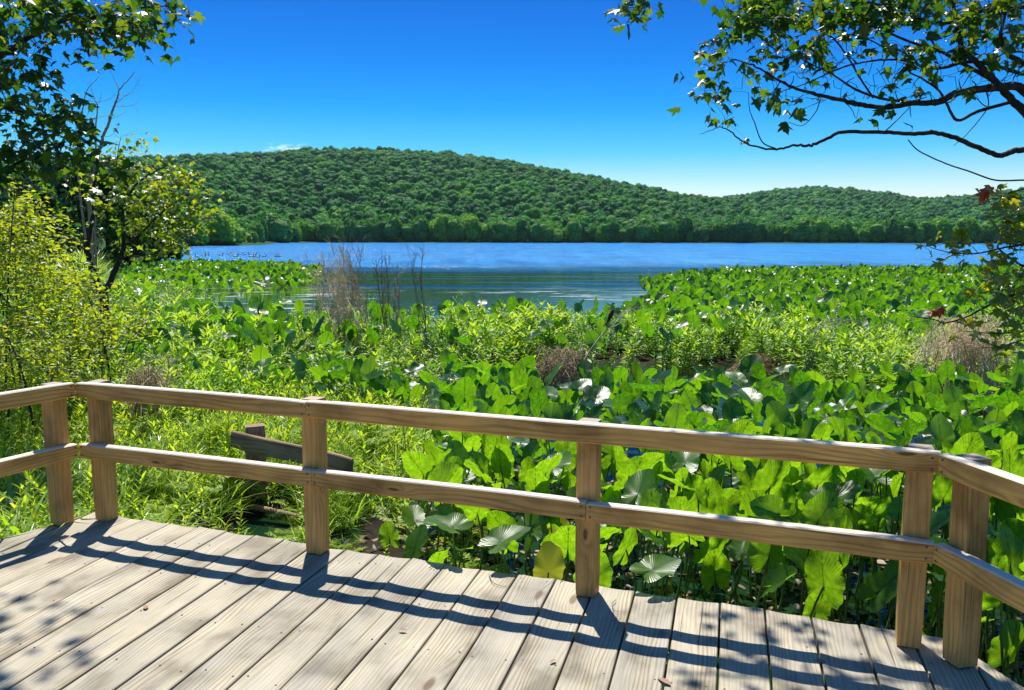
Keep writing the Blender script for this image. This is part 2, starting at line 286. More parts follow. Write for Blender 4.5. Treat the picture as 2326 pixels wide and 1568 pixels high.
def crown_mat(name, cols, sc=.35):
    m, nt, l = newmat(name); oi = nt.nodes.new('ShaderNodeObjectInfo'); g = nt.nodes.new('ShaderNodeTexCoord')
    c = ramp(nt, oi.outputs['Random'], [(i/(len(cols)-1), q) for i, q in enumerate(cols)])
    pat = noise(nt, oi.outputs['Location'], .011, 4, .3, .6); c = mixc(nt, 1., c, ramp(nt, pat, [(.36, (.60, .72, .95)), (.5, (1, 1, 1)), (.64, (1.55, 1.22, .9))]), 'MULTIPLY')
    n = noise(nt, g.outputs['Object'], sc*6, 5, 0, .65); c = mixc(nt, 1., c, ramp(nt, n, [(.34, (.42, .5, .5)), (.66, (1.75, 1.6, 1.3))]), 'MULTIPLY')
    p = nt.nodes.new('ShaderNodeBsdfPrincipled'); l(c, p.inputs['Base Color']); p.inputs['Roughness'].default_value = .65; p.inputs['Specular IOR Level'].default_value = .25
    b = nt.nodes.new('ShaderNodeBump'); b.inputs['Strength'].default_value = 1; b.inputs['Distance'].default_value = .9; l(n, b.inputs['Height']); l(b.outputs[0], p.inputs['Normal'])
    t = nt.nodes.new('ShaderNodeBsdfTranslucent'); l(mixc(nt, 1., c, (1.5, 2.1, .8), 'MULTIPLY'), t.inputs[0])
    mx = nt.nodes.new('ShaderNodeMixShader'); mx.inputs[0].default_value = .28; l(p.outputs[0], mx.inputs[1]); l(t.outputs[0], mx.inputs[2])
    o = nt.nodes.new('ShaderNodeOutputMaterial'); l(mx.outputs[0], o.inputs[0]); return m
M_crown = crown_mat('forest_crown', [(.010, .095, .022), (.018, .14, .025), (.030, .18, .026), (.05, .215, .025), (.10, .26, .024)], .8)
M_crownb = crown_mat('shore_crown', [(.05, .17, .035), (.09, .24, .04), (.15, .30, .045)], 2.4)
M_crownl = crown_mat('point_tree_crown', [(.12, .26, .04), (.17, .31, .045), (.24, .36, .05)], 2.4)

# ------------------------------------------------------------------ water, ground
WZ = -0.6
def shore_x(y):                         # near left bank: land lies at x < shore_x
    y = np.asarray(y, float)
    return np.interp(y, [-50, 4, 6, 9, 10.2, 11, 14, 18, 25, 33, 45, 60, 100, 150, 220, 280, 330, 350, 380, 620], [-1.4, -1.4, -1.2, -.95, -2.5, -5, -6, -7.2, -12, -17, -22, -27, -46, -66, -88, -112, -106, -104, -260, -300])
RSG = lambda px: np.interp(px, [-4000, -900, 300, 430, 520, 560, 580, 620, 700, 1162, 3000, 6000], [200, 250, 270, 278, 300, 335, 400, 520, 592, 622, 652, 700])
def gz(x, y):
    x = np.asarray(x, float); y = np.asarray(y, float)
    land = np.clip((shore_x(y)-x)/1.2, -1, 1)
    h = np.where(land > 0, WZ+.18*land+.02*np.clip(-x-6, 0, 40), WZ+.30*land)
    herb = np.exp(-((y-17)/3.4)**2)*np.clip((x+7)/2, 0, 1)*np.clip((1.0-np.exp(-((x-3.6)/2.1)**2*1.0-((y-13.2)/1.3)**2)), 0, 1)
    h = h+herb*.36-.28*np.exp(-((x+1.95)/.5)**2-((y-6.3)/.9)**2)
    near = np.exp(-((y-4.5)/2.2)**2)*np.exp(-((x-1)/3.5)**2); h = np.where((land <= 0), h+near*(.24+.07*blur_noise(x, y, 4., 5)), h)
    f = np.clip((y-RSG(CX+F*x/np.maximum(y, 20)))/14, -1, 1); h = np.where(y > 150, np.where(f > 0, WZ+.3+1.2*f, np.maximum(h, WZ-1+1.3*(f+1))), h)
    h = h+.05*blur_noise(x, y, 1.3, 2)*(y < 60)
    # solid rise behind the far shore so that no gap shows under the hills
    return h
gx = np.sinh(np.linspace(-7.2, 7.2, 260))*3; gy = np.concatenate([np.linspace(-30, 30, 160), 30+np.sinh(np.linspace(.05, 6.8, 150))*8])
XX, YY = np.meshgrid(gx, gy); ZZ = gz(XX, YY); nx, ny = len(gx), len(gy)
def grid_tris(nx, ny):
    i = (np.arange(ny-1)[:, None]*nx+np.arange(nx-1)[None]).ravel(); return np.concatenate([np.stack([i, i+1, i+nx+1], -1), np.stack([i, i+nx+1, i+nx], -1)])
ground = obj('ground', mesh_tri('ground', np.stack([XX, YY, ZZ], -1).reshape(-1, 3), grid_tris(nx, ny), None, [M_mud])); tag(ground, kind='structure')

m, nt, l = newmat('lake_water'); g = nt.nodes.new('ShaderNodeTexCoord'); O = g.outputs['Object']; sp = nt.nodes.new('ShaderNodeSeparateXYZ'); l(O, sp.inputs[0])
# wind: ruffled water far out, calm near the beds, streaked in between
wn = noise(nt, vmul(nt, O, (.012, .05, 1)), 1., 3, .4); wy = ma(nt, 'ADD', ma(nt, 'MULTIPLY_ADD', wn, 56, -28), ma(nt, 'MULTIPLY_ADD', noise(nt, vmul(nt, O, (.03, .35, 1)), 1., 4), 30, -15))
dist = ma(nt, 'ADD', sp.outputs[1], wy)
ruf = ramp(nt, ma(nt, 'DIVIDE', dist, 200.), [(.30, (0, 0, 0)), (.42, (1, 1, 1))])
st = ramp(nt, noise(nt, vmul(nt, O, (.02, .16, 1)), 1., 4, .3), [(.53, (0, 0, 0)), (.66, (.8, .8, .8))])
calm2 = ramp(nt, noise(nt, vmul(nt, O, (.008, .035, 1)), 1.2, 2, .2), [(.58, (1, 1, 1)), (.66, (.25, .25, .25))])
rr_ = ma(nt, 'MAXIMUM', ma(nt, 'MULTIPLY', ruf, calm2), ma(nt, 'MULTIPLY', st, .5))
w1 = noise(nt, vmul(nt, O, (1.6, 3.4, 1)), 1., 4, .3, .6); w2 = noise(nt, vmul(nt, O, (9, 12, 1)), 1., 2)
hgt = ma(nt, 'MULTIPLY', ma(nt, 'ADD', w1, ma(nt, 'MULTIPLY', w2, .12)), ma(nt, 'ADD', ma(nt, 'MULTIPLY', rr_, .30), .006))
bp = nt.nodes.new('ShaderNodeBump'); bp.inputs['Strength'].default_value = 1; bp.inputs['Distance'].default_value = 1; l(hgt, bp.inputs['Height'])
p = nt.nodes.new('ShaderNodeBsdfPrincipled'); p.inputs['IOR'].default_value = 1.33; p.inputs['Roughness'].default_value = .03
# pale film of pollen and algae on the sheltered water
scn = noise(nt, vmul(nt, O, (.55, 1.5, 1)), 1., 7, .5, .68); sc1 = ramp(nt, scn, [(.54, (0, 0, 0)), (.60, (1, 1, 1))])
yn = ma(nt, 'MULTIPLY', ramp(nt, ma(nt, 'DIVIDE', sp.outputs[1], 100.), [(.17, (0, 0, 0)), (.22, (1, 1, 1)), (.36, (1, 1, 1)), (.43, (0, 0, 0))]), sc1)
big = ramp(nt, noise(nt, vmul(nt, O, (.10, .14, 1)), 1.3, 2), [(.45, (.05, .05, .05)), (.56, (1, 1, 1))])
lef = ramp(nt, ma(nt, 'MULTIPLY_ADD', sp.outputs[0], .04, .6), [(.28, (1, 1, 1)), (.42, (0, 0, 0))])
film = ma(nt, 'MULTIPLY', yn, ma(nt, 'MAXIMUM', big, lef))
gl = noise(nt, vmul(nt, O, (9, 16, 1)), 1., 3)
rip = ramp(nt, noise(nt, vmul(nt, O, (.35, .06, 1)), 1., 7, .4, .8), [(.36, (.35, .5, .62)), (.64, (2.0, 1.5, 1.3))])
l(mixc(nt, film, mixc(nt, ruf, (.007, .026, .012), mixc(nt, 1., (.020, .21, .56), rip, 'MULTIPLY')), mixc(nt, gl, (.16, .18, .16), (.62, .62, .60))), p.inputs['Base Color'])  # ruffled water: reflected sky blue and ripple contrast painted into the base colour
l(ma(nt, 'ADD', ma(nt, 'MULTIPLY', ruf, .16), ma(nt, 'MULTIPLY_ADD', film, .45, .03)), p.inputs['Roughness'])
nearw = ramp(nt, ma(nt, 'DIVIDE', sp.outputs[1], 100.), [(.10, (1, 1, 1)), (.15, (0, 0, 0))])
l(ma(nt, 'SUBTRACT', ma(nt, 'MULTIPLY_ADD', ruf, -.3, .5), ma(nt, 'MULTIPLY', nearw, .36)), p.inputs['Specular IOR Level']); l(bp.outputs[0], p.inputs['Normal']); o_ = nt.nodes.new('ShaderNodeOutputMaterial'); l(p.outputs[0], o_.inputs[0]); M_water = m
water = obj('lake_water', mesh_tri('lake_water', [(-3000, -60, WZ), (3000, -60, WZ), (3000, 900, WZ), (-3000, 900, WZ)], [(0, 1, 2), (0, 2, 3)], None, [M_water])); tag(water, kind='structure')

# ------------------------------------------------------------------ hills with forest
def hill(name, tab, Rr, Rs, xs0, xs1, th, seed):
    tx, ty = zip(*tab); px = np.linspace(xs0, xs1, 170); tt = np.concatenate([np.linspace(0, 1, 60), np.linspace(1.03, 1.9, 22)])
    PX, TT = np.meshgrid(px, tt); rs = Rs(PX); rr = Rr
    D = rs+(rr-rs)*TT; Hr = (HY-np.interp(PX, tx, ty))/F*rr+CAMH-th
    prof = np.where(TT < 1, .06*TT+.94*(TT**1.25)*(1.25-.25*TT**2) if False else (TT*.55+.45*np.sin(np.clip(TT, 0, 1)*math.pi/2)**1.5), np.maximum(0, 1-(TT-1)**1.6*1.1))
    Z = WZ-.6+(Hr-WZ+.6)*prof+blur_noise(PX, D, .012, seed)*5*np.clip(TT*3, 0, 1)*np.clip(np.abs(1-TT)*4, 0, 1)
    X = (PX-CX)/F*D
    o = obj(name, mesh_tri(name, np.stack([X, D, Z], -1).reshape(-1, 3), grid_tris(len(px), len(tt)), None, [M_hill])); tag(o, kind='structure')
    return px, tt, X, D, Z
def hill_sample(h, n, tmin=0, tmax=1.12):
    px, tt, X, D, Z = h; a = rng.random(n*3)*(len(px)-1.001); b = rng.random(n*3)*(len(tt)-1.001)
    tb = np.interp(b, np.arange(len(tt)), tt); rsel = np.interp(a, np.arange(len(px)), D[0]); dd = rsel+(D[tt.searchsorted(1.)-1].mean()-rsel)*tb
    keep = (tb > tmin) & (tb < tmax) & (rng.random(n*3) < dd/dd.max()); a, b = a[keep], b[keep]
    i, j = a.astype(int), b.astype(int); u, v = a-i, b-j
    f = lambda A: (A[j, i]*(1-u)*(1-v)+A[j, i+1]*u*(1-v)+A[j+1, i]*(1-u)*v+A[j+1, i+1]*u*v)
    k = min(n, len(a)); return np.stack([f(X)[:k], f(D)[:k], f(Z)[:k]], -1)
def ico(sub):
    import bmesh
    bm = bmesh.new(); bmesh.ops.create_icosphere(bm, subdivisions=sub, radius=1); V = np.array([v.co[:] for v in bm.verts]); T = np.array([[v.index for v in f.verts] for f in bm.faces]); bm.free(); return V, T
IV, IT = ico(3); IV2, IT2 = ico(2); IV4, IT4 = ico(4)
def lump(V, seed, amp=.22, f=2.6):
    r = np.random.default_rng(seed); o = np.ones(len(V))
    C = unit(r.normal(size=(26, 3)))
    d = V@C.T; b = np.clip((d-.80)/.20, 0, 1)**.6; o = .80+amp*b.max(1)
    for k in range(3):
        w = r.normal(size=3)*f*(k+1.5); o = o+amp*.16*np.sin(V@w+k*2.1)
    return V*o[:, None]
def crown_blob(name, seed, mat, big=False):
    a = Acc(); r = np.random.default_rng(seed)
    v = lump(IV, seed)*[1, 1, .85]; v[:, 2] += .85; a.add(v, IT)
    for k in range(5):
        c = unit(r.normal(size=3))*[.62, .62, .45]+[0, 0, .95]; a.add(lump(IV2, seed*9+k)*r.uniform(.34, .52)+c, IT2)
    # sprays of leaves break the outline
    n = 130; d = unit(r.normal(size=(n, 3))); pz = d*[1, 1, .85]*r.uniform(.86, 1.06, (n, 1))+[0, 0, .85]
    tpl = (np.array([(-.06, 0, 0), (.06, 0, 0), (.05, .16, .02), (-.05, .15, .0)]), np.array([(0, 1, 2), (0, 2, 3)]), np.zeros((4, 2)))
    a.stamp(tpl, basis(unit(d+r.normal(size=(n, 3))*.8), unit(r.normal(size=(n, 3))), r.uniform(.8, 1.5, n)), pz)
    return a.mesh(name, [mat])
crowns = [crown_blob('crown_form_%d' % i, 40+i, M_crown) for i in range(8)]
tab1 = [(-900, 470), (-300, 400), (0, 374), (150, 370), (330, 362), (450, 358), (560, 352), (640, 347), (700, 341), (760, 338), (870, 339), (950, 342), (1080, 352), (1150, 364), (1250, 382), (1350, 400), (1450, 420), (1550, 437), (1640, 449), (1760, 468), (1900, 492), (2050, 515), (2200, 533), (2500, 543), (3000, 545)]
tab2 = [(1100, 540), (1400, 470), (1550, 452), (1640, 446), (1700, 438), (1760, 430), (1830, 424), (1900, 426), (2000, 438), (2060, 446), (2110, 449), (2150, 446), (2190, 441), (2260, 432), (2325, 424), (2600, 405), (3200, 440)]
RS = lambda px: np.interp(px, [-900, 300, 430, 560, 700, 1162, 3000], [360, 360, 380, 500, 600, 625, 655])
h1 = hill('hill', tab1, 1500., RS, -900, 3000, 17, 3)
h2 = hill('far_hill', tab2, 2500., lambda px: px*0+900, 1000, 3200, 19, 5)
def forest(name, h, n, s0, s1, label, tmin=0.0):
    P = hill_sample(h, n, tmin); k = len(P); s = s0+(s1-s0)*rng.random(k)**2.2
    P[:, 2] += s*.5*rng.random(k)+3.5*blur_noise(P[:, 0], P[:, 1], .035, 12)
    scatter(name, crowns, P, np.stack([rng.normal(0, .12, k), rng.normal(0, .12, k), rng.uniform(0, 6.28, k)], -1), np.stack([s, s, s*rng.uniform(.95, 1.5, k)], -1), rng.integers(0, 8, k), label, 'forest')
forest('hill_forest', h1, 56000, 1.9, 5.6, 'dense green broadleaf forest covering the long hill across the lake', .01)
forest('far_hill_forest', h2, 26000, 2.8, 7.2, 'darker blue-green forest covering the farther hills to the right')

# ------------------------------------------------------------------ leaf shapes (base at origin, along +Y, face +Z)
def tri_fan(out, c, zf):
    V = np.array([(*c, 0)]+[(*p, 0) for p in out], float); V[:, 2] = [zf(x, y) for x, y in V[:, :2]]
    n = len(out); T = np.array([(0, 1+i, 1+(i+1) % n) for i in range(n)]); U = V[:, :2].copy(); U[:, 0] += .5; return V, T, U
def maple_tpl(droop=.35, seed=0):
    r = np.random.default_rng(seed)
    h = [(0, 0), (.17, -.07), (.37, .0), (.27, .12), (.33, .24), (.43, .30), (.54, .50), (.38, .46), (.20, .47), (.23, .60), (.13, .70), (0, 1)]
    out = h+[(-x, y) for x, y in h[-2:0:-1]]; out = [(x*(1+r.normal()*.04), y+r.normal()*.015) for x, y in out]
    return tri_fan(out, (0, .32), lambda x, y: -droop*abs(x)**1.2-.25*max(0, y-.3)**1.5+.05*math.sin(9*x+seed))
def lance_tpl(w=.11, fold=.35, curl=.25):
    ys = [0, .22, .5, .78, 1]; ws = [.02, w*.8, w, w*.6, 0]; V = []; T = []
    for y, q in zip(ys, ws): z = -curl*y*y; V += [(-q, y, z+fold*q), (0, y, z), (q, y, z+fold*q)]
    for i in range(4):
        for k in (0, 1): a = i*3+k; T += [(a, a+1, a+4), (a, a+4, a+3)]
    V = np.array(V); U = V[:, :2].copy(); U[:, 0] += .5; return V, np.array(T), U
def oval_tpl(): return lance_tpl(.24, .35, .2)
def blade_tpl(w=.018, curl=.5, seg=5):
    V = []; T = []
    for i in range(seg+1):
        t = i/seg; V += [(-w*(1-t**1.5), t*(1-.25*curl*t), -curl*t*t*.6), (w*(1-t**1.5), t*(1-.25*curl*t), -curl*t*t*.6)]
    for i in range(seg): a = i*2; T += [(a, a+1, a+3), (a, a+3, a+2)]
    V = np.array(V); U = V[:, :2].copy(); return V, np.array(T), U
def lily_tpl(seed, rings=6, nth=40, fold=None, bend=None):
    r = np.random.default_rng(seed); fold = r.uniform(.05, .38) if fold is None else fold; bend = r.uniform(-.4, .32) if bend is None else bend
    th = np.linspace(-math.pi, math.pi, nth); a = np.abs(th)
    rad = np.interp(a, [0, .25, .6, 1.0, 1.5, 2.0, 2.4, 2.65, 2.9, 3.05, math.pi], [.80, .73, .59, .47, .40, .40, .46, .50, .36, .16, .06])
    rad = rad*(1+.035*np.sin(th*3+seed*2.)+.03*np.sin(th*9+seed)+.018*np.sin(th*17+seed*2))*r.uniform(.88, 1.1); ph = r.uniform(0, 6, 4); V = [(0, 0, 0)]
    if r.random() < .35:                   # a torn or nibbled edge
        c = r.uniform(-2, 2); rad = rad*(1-.28*np.exp(-((th-c)/.10)**2))
    for k in range(1, rings+1):
        q = k/rings; x = np.sin(th)*rad*q; y = np.cos(th)*rad*q
        z = fold*np.abs(x)*1.1-bend*np.clip(y, 0, 1)**2*.9+.45*bend*np.clip(-y, 0, 1)**1.5
        z = z+q**3*(.03*np.sin(th*5+ph[0])+.022*np.sin(th*9+ph[1])+.012*np.sin(th*16+ph[3]))+.06*np.sin(x*6+ph[2])*y
        V += list(np.stack([x, y, z], -1))
    V = np.array([np.array(v, float) for v in V]); T = []
    for i in range(nth-1): T.append((0, 1+i+1, 1+i))
    for k in range(rings-1):
        for i in range(nth-1): a_ = 1+k*nth+i; T += [(a_, a_+1, a_+nth+1), (a_, a_+nth+1, a_+nth)]
    T = np.array(T)[:, ::-1]; U = np.stack([V[:, 0]+.5, V[:, 1]+.28], -1); return V, T, U
MAPLES = [maple_tpl(.35, 1), maple_tpl(.7, 2), maple_tpl(.1, 3)]
LANCE = lance_tpl(); OVAL = oval_tpl()

# ------------------------------------------------------------------ woody growth
def nearest(nodes, p): d = np.linalg.norm(nodes-p, axis=1); return int(d.argmin()), d.min()
def grow(wood, foliage, limbs, targets, leaf, lsize, per=4, spread=.10, twig=.004, sides=5, sag=.12, mi=0, lmi=0, petiole=None, minr=.0014, up=.3):
    nodes = []; rad = []
    for P, r0, r1 in limbs:
        S = spline(P, 6) if len(P) > 2 else np.linspace(P[0], P[1], 8)
        S[1:-1] += rng.normal(size=(len(S)-2, 3))*r0*.10
        tube(wood, S, r0, r1, 8 if r0 > .02 else sides); nodes += list(S); rad += list(np.linspace(r0, r1, len(S)))
    nodes = np.array(nodes); rad = np.array(rad); tg = [np.asarray(t) for t in targets]
    tg.sort(key=lambda t: nearest(nodes, t)[1])
    for t in tg:
        i, d = nearest(nodes, t); a = nodes[i]
        if d > .03:
            r0 = min(rad[i]*.7, twig*(1+d*1.2)); L_ = t-a; side = unit(np.cross(L_, rng.normal(size=3)))*d*rng.uniform(.04, .2)
            mid = a+L_*.5+side+np.array([0, 0, -sag*d*rng.uniform(-.6, 1)]); S = spline([a, a*.65+mid*.35+side*.2, mid, t*.6+mid*.4, t], 3)
            tube(wood, S, r0, minr, sides); nodes = np.vstack([nodes, S[2:]]); rad = np.concatenate([rad, np.linspace(r0, minr, len(S)-2)])
        if leaf and per > 0:
            n = max(1, rng.poisson(per)); pos = t+rng.normal(size=(n, 3))*spread
            out = rng.normal(size=(n, 3)); out[:, 2] = -np.abs(out[:, 2])*.7-.35+up; sz = lsize*rng.uniform(.6, 1.15, n)
            nm = rng.normal(size=(n, 3))*.55+[0, 0, 1]
            w = rng.integers(0, len(leaf), n); B = basis(out, nm, sz)
            for k, tp in enumerate(leaf):
                foliage.stamp(tp, B[w == k], pos[w == k], lmi)
            for p_ in pos[rng.random(n) < .6]: tube(wood, [t, (t+p_)/2+[0, 0, .01], p_], minr*.8, minr*.6, 3)
def blob_targets(lst, depth_jit=.4):    # (x, y, radius, forward distance, number)
    out = []
    for x, y, r, Y, n in lst:
        for _ in range(n):
            a = rng.uniform(0, 6.28); q = r*math.sqrt(rng.random()); out.append(PT(x+q*math.cos(a), y+q*math.sin(a)*.9, Y+rng.normal()*depth_jit))
    return out
def tree_obj(name, label, cat, base, wood, fol, wmats, fmats, group=None, wname='trunk', fname='crown'):
    t = empty(name, base); tag(t, label, cat, group)
    w = obj(wname, wood.mesh(wname, wmats), t)
    if fol is not None and fol.n: obj(fname, fol.mesh(fname, fmats), t)
    return t

# shore trees (each a thing; a handful of forms shared)
def shore_tree_meshes(i):
    r = np.random.default_rng(300+i); a = Acc(); H = 1.0
    nb = 9; 
    for k in range(nb):
        z = .30+.62*k/nb+r.normal()*.03; rad = .30*math.sin(min(1, (1.08-z)*1.7)*math.pi/2)*r.uniform(.75, 1.1); an = r.uniform(0, 6.28); q = .16*r.uniform(.2, 1)
        a.add(lump(IV2 if k % 2 else IV, 700+i*20+k, .28)*[rad, rad, rad*.85]+[q*math.cos(an), q*math.sin(an), z-.08], IT2 if k % 2 else IT)
    n = 900; kk = r.integers(0, nb, n); z = .14+.8*r.random(n); rad = .33*np.sin(np.clip((1.06-z)*1.7, 0, 1)*math.pi/2); an = r.uniform(0, 6.28, n); P = np.stack([rad*np.cos(an), rad*np.sin(an), z], -1)*(1+r.normal(size=(n, 1))*.05)
    tpl = (np.array([(-.016, 0, 0), (.016, 0, 0), (.014, .04, .005), (-.014, .038, .0)]), np.array([(0, 1, 2), (0, 2, 3)]), np.zeros((4, 2)))
    a.stamp(tpl, basis(unit(P-[0, 0, .5]+r.normal(size=(n, 3))*.4), unit(r.normal(size=(n, 3))), r.uniform(.7, 1.6, n)), P)
    w = Acc(); tube(w, spline([(0, 0, 0), (.01, 0, .3), (0, .01, .6), (0, 0, .85)]), .018, .006, 6)
    for k in range(4):
        an = r.uniform(0, 6.28); z = r.uniform(.12, .5); tube(w, [(0, 0, z), (.1*math.cos(an), .1*math.sin(an), z+.12), (.2*math.cos(an), .2*math.sin(an), z+.2)], .008, .003, 4)
    return a.mesh('crown', [M_crownb]), w.mesh('trunk', [M_bark])
STM = [shore_tree_meshes(i) for i in range(6)]
LCR = {}
def shore_tree(p, h, w, k, label, group, name='shore_tree'):
    t = empty(name, p); tag(t, label, 'tree', group); t.scale = (h*w, h*w, h); t.rotation_euler = (0, 0, rng.uniform(0, 6.28))
    for nm, me in (('crown', STM[k][0]), ('trunk', STM[k][1])):
        if name == 'rounded_tree' and nm == 'crown':
            if k not in LCR: LCR[k] = me.copy(); LCR[k].materials.clear(); LCR[k].materials.append(M_crownl)
            me = LCR[k]
        o = bpy.data.objects.new(nm, me); COL.objects.link(o); o.parent = t
    return t
for i, px in enumerate(np.arange(585, 2345, 15.5)):
    px = px+rng.uniform(-5, 5); d = float(RSG(px))+rng.uniform(4, 14); x = (px-CX)/F*d
    shore_tree((x, d, WZ+.4), 9+12*rng.random()**.8, rng.uniform(.7, 1.3), i % 6, 'green broadleaf tree in the row along the far shore of the lake', 'trees along the far shore')
for i, (px, d, h, wd) in enumerate([(448, 285, 9, 1.2), (462, 300, 12, 1.25), (492, 300, 13, 1.5), (520, 312, 10.5, 1.35), (540, 325, 7.5, 1.4), (560, 345, 5, 1.6), (575, 372, 6, 1.3), (430, 280, 12, 1.2)]):
    shore_tree(((px-CX)/F*d, d, WZ+.2), h, wd, i % 6, 'light green tree on the left shore point, %s of the eight' % ordl(int(np.argsort(np.argsort([448, 462, 492, 520, 540, 560, 575, 430]))[i]), 8), 'trees on the left shore point', 'rounded_tree')

# ------------------------------------------------------------------ timber
def board(name, p0, p1, w, t, side, mat, parent, bev=.004, wob=0.0, seg=10):   # p0-p1: centre line; side: direction of w; t is the other way
    p0, p1, side = map(lambda v: np.asarray(v, float), (p0, p1, side)); L_ = np.linalg.norm(p1-p0); x = (p1-p0)/L_
    y = side-x*(side@x); y = y/np.linalg.norm(y); z = np.cross(x, y); hw, ht = w/2, t/2
    prof = [(-hw+bev, -ht), (hw-bev, -ht), (hw, -ht+bev), (hw, ht-bev), (hw-bev, ht), (-hw+bev, ht), (-hw, ht-bev), (-hw, -ht+bev)]
    V = []; T = []
    for i in range(seg+1):
        q = i/seg; dy, dz = wob*math.sin(q*5+L_*3), wob*math.cos(q*4+1)
        e_ = bev*.7 if i in (0, seg) else 0
        V += [(q*L_, a*(1-e_/hw)+dy, b*(1-e_/ht)+dz) for a, b in prof]
    for i in range(seg):
        for k in range(8): a = i*8+k; b = i*8+(k+1) % 8; T += [(a, b, b+8), (a, b+8, a+8)]
    for k in range(1, 7): T += [(0, k+1, k), (seg*8, seg*8+k, seg*8+k+1)]
    me = mesh_tri(name, V, T, None, [mat], smooth=False)
    o = obj(name, me); o.matrix_world = Matrix(((x[0], y[0], z[0], p0[0]), (x[1], y[1], z[1], p0[1]), (x[2], y[2], z[2], p0[2]), (0, 0, 0, 1)))
    if parent: o.parent = parent; o.matrix_parent_inverse = Matrix.Translation(-parent.location)
    return o
ZT, ZL = .857, .487
BDA = R(14.6); bu = np.array([math.sin(BDA), math.cos(BDA)]); bv = np.array([math.cos(BDA), -math.sin(BDA)])
cl = G(213, 1163)[:2]; cr_ = G(2140, 1444)[:2]; l2 = G(0, 1223)[:2]; r2 = G(2325, 1558)[:2]
poly = [cl, cr_, cr_+unit(r2-cr_)*6, np.array([5., -2]), np.array([-6., -2]), cl+unit(l2-cl)*4.5]
poly = np.array(poly)
deck = empty('viewing_deck', (0, 3, 0)); tag(deck, 'weathered grey-brown wooden plank deck at the edge of the marsh', 'deck')
pitch = .2016; v0 = float(G(1442, 1345)[:2]@bv)
pu = poly@bu; pv = poly@bv
def span(v):                            # where a lengthwise line crosses the deck outline
    xs = []
    for i in range(len(poly)):
        j = (i+1) % len(poly)
        if (pv[i]-v)*(pv[j]-v) <= 0 and abs(pv[i]-pv[j]) > 1e-9: q = (v-pv[i])/(pv[j]-pv[i]); xs.append(pu[i]+q*(pu[j]-pu[i]))
    return (min(xs), max(xs)) if len(xs) > 1 else None
k0, k1 = int((pv.min()-v0)/pitch), int((pv.max()-v0)/pitch)+1
for k in range(k0, k1):
    va = v0+k*pitch+.0035; vb = va+pitch-.010; cup = rng.uniform(.004, .008); zt = rng.uniform(-.002, .001); tl = rng.normal()*.0015
    ys = va+(vb-va)*np.array([0, .02, .1, .25, .4, .5, .6, .75, .9, .98, 1]); sp_ = [span(y) for y in ys]
    if any(q is None for q in sp_) or min(q[1] for q in sp_) < 0.2: continue
    jit = rng.normal()*.006; u0 = min(q[0] for q in sp_); xs_n = 24; V = []; T = []
    for y, q in zip(ys, sp_):
        f = (y-va)/(vb-va); z = zt+cup*((2*f-1)**2-1)+tl*(2*f-1)-(.004 if f in (0, 1) else 0)
        for s in range(xs_n+1): V.append((q[0]+(q[1]+jit-q[0])*s/xs_n, y, z+.0012*math.sin(s*1.3+k)))
    ny_ = len(ys)
    for i in range(ny_-1):
        for s in range(xs_n): a = i*(xs_n+1)+s; b = a+xs_n+1; T += [(a, a+1, b+1), (a, b+1, b)]
    nT = len(V); V += [(x, y, -.038) for x, y, z in V[:]]
    edge = [(0, s) for s in range(xs_n+1)]+[(i, xs_n) for i in range(1, ny_)]+[(ny_-1, s) for s in range(xs_n-1, -1, -1)]+[(i, 0) for i in range(ny_-2, 0, -1)]
    for q in range(len(edge)):
        a = edge[q][0]*(xs_n+1)+edge[q][1]; e2 = edge[(q+1) % len(edge)]; b = e2[0]*(xs_n+1)+e2[1]; T += [(a, b+nT, b), (a, a+nT, b+nT)]
    ac = Acc(); V = np.array(V); V[:, 1] -= (va+vb)/2; ac.add(V, T)
    for u in np.arange(1.1, 7, .405):    # two screws at each joist
        for y in (va+.03, vb-.03):
            q = span(y)
            if q[0]+.03 < u < q[1]-.03:
                an = np.linspace(0, 6.28, 7)[:-1]; x_ = u+rng.normal()*.012; y_ = y-(va+vb)/2+rng.normal()*.006; f = (y-va)/(vb-va)
                z_ = zt+cup*((2*f-1)**2-1)+.0014
                Vs = [(x_, y_, z_)]+[(x_+.0048*math.cos(a_), y_+.0048*math.sin(a_), z_) for a_ in an]; ac.add(Vs, [(0, 1+i, 1+(i+1) % 6) for i in range(6)], None, 1)
    me = ac.mesh('deck_board', [M_deck, M_screw], smooth=False)
    o = obj('deck_board', me); vc = (va+vb)/2; o.matrix_world = Matrix(((bu[0], bv[0], 0, vc*bv[0]), (bu[1], bv[1], 0, vc*bv[1]), (0, 0, 1, 0), (0, 0, 0, 1)))
    # right-handed frame: flip handled by negative determinant, keep normals by mesh recalculation
    o.parent = deck; o.matrix_parent_inverse = Matrix.Translation(-deck.location)
for a, b in ((cl, cr_), (cr_, poly[2]), (poly[5], cl)):   # rim joists set back under the board ends
    d = unit(b-a); n_ = np.array([d[1], -d[0]]); 
    if n_@(np.array([0, 2])-a) < 0: n_ = -n_
    a2, b2 = a+n_*.04+d*.05, b+n_*.04-d*.05
    board('rim_joist', (*a2, -.135), (*b2, -.135), .18, .038, (0, 0, 1), M_deck, deck)
for p_ in ((-1.0, 4.1), (.5, 3.6), (1.5, 3.2), (-2.3, 4.5)): board('support_post', (*p_, -1.2), (*p_, -.05), .1, .1, (1, 0, 0), M_deck, deck)

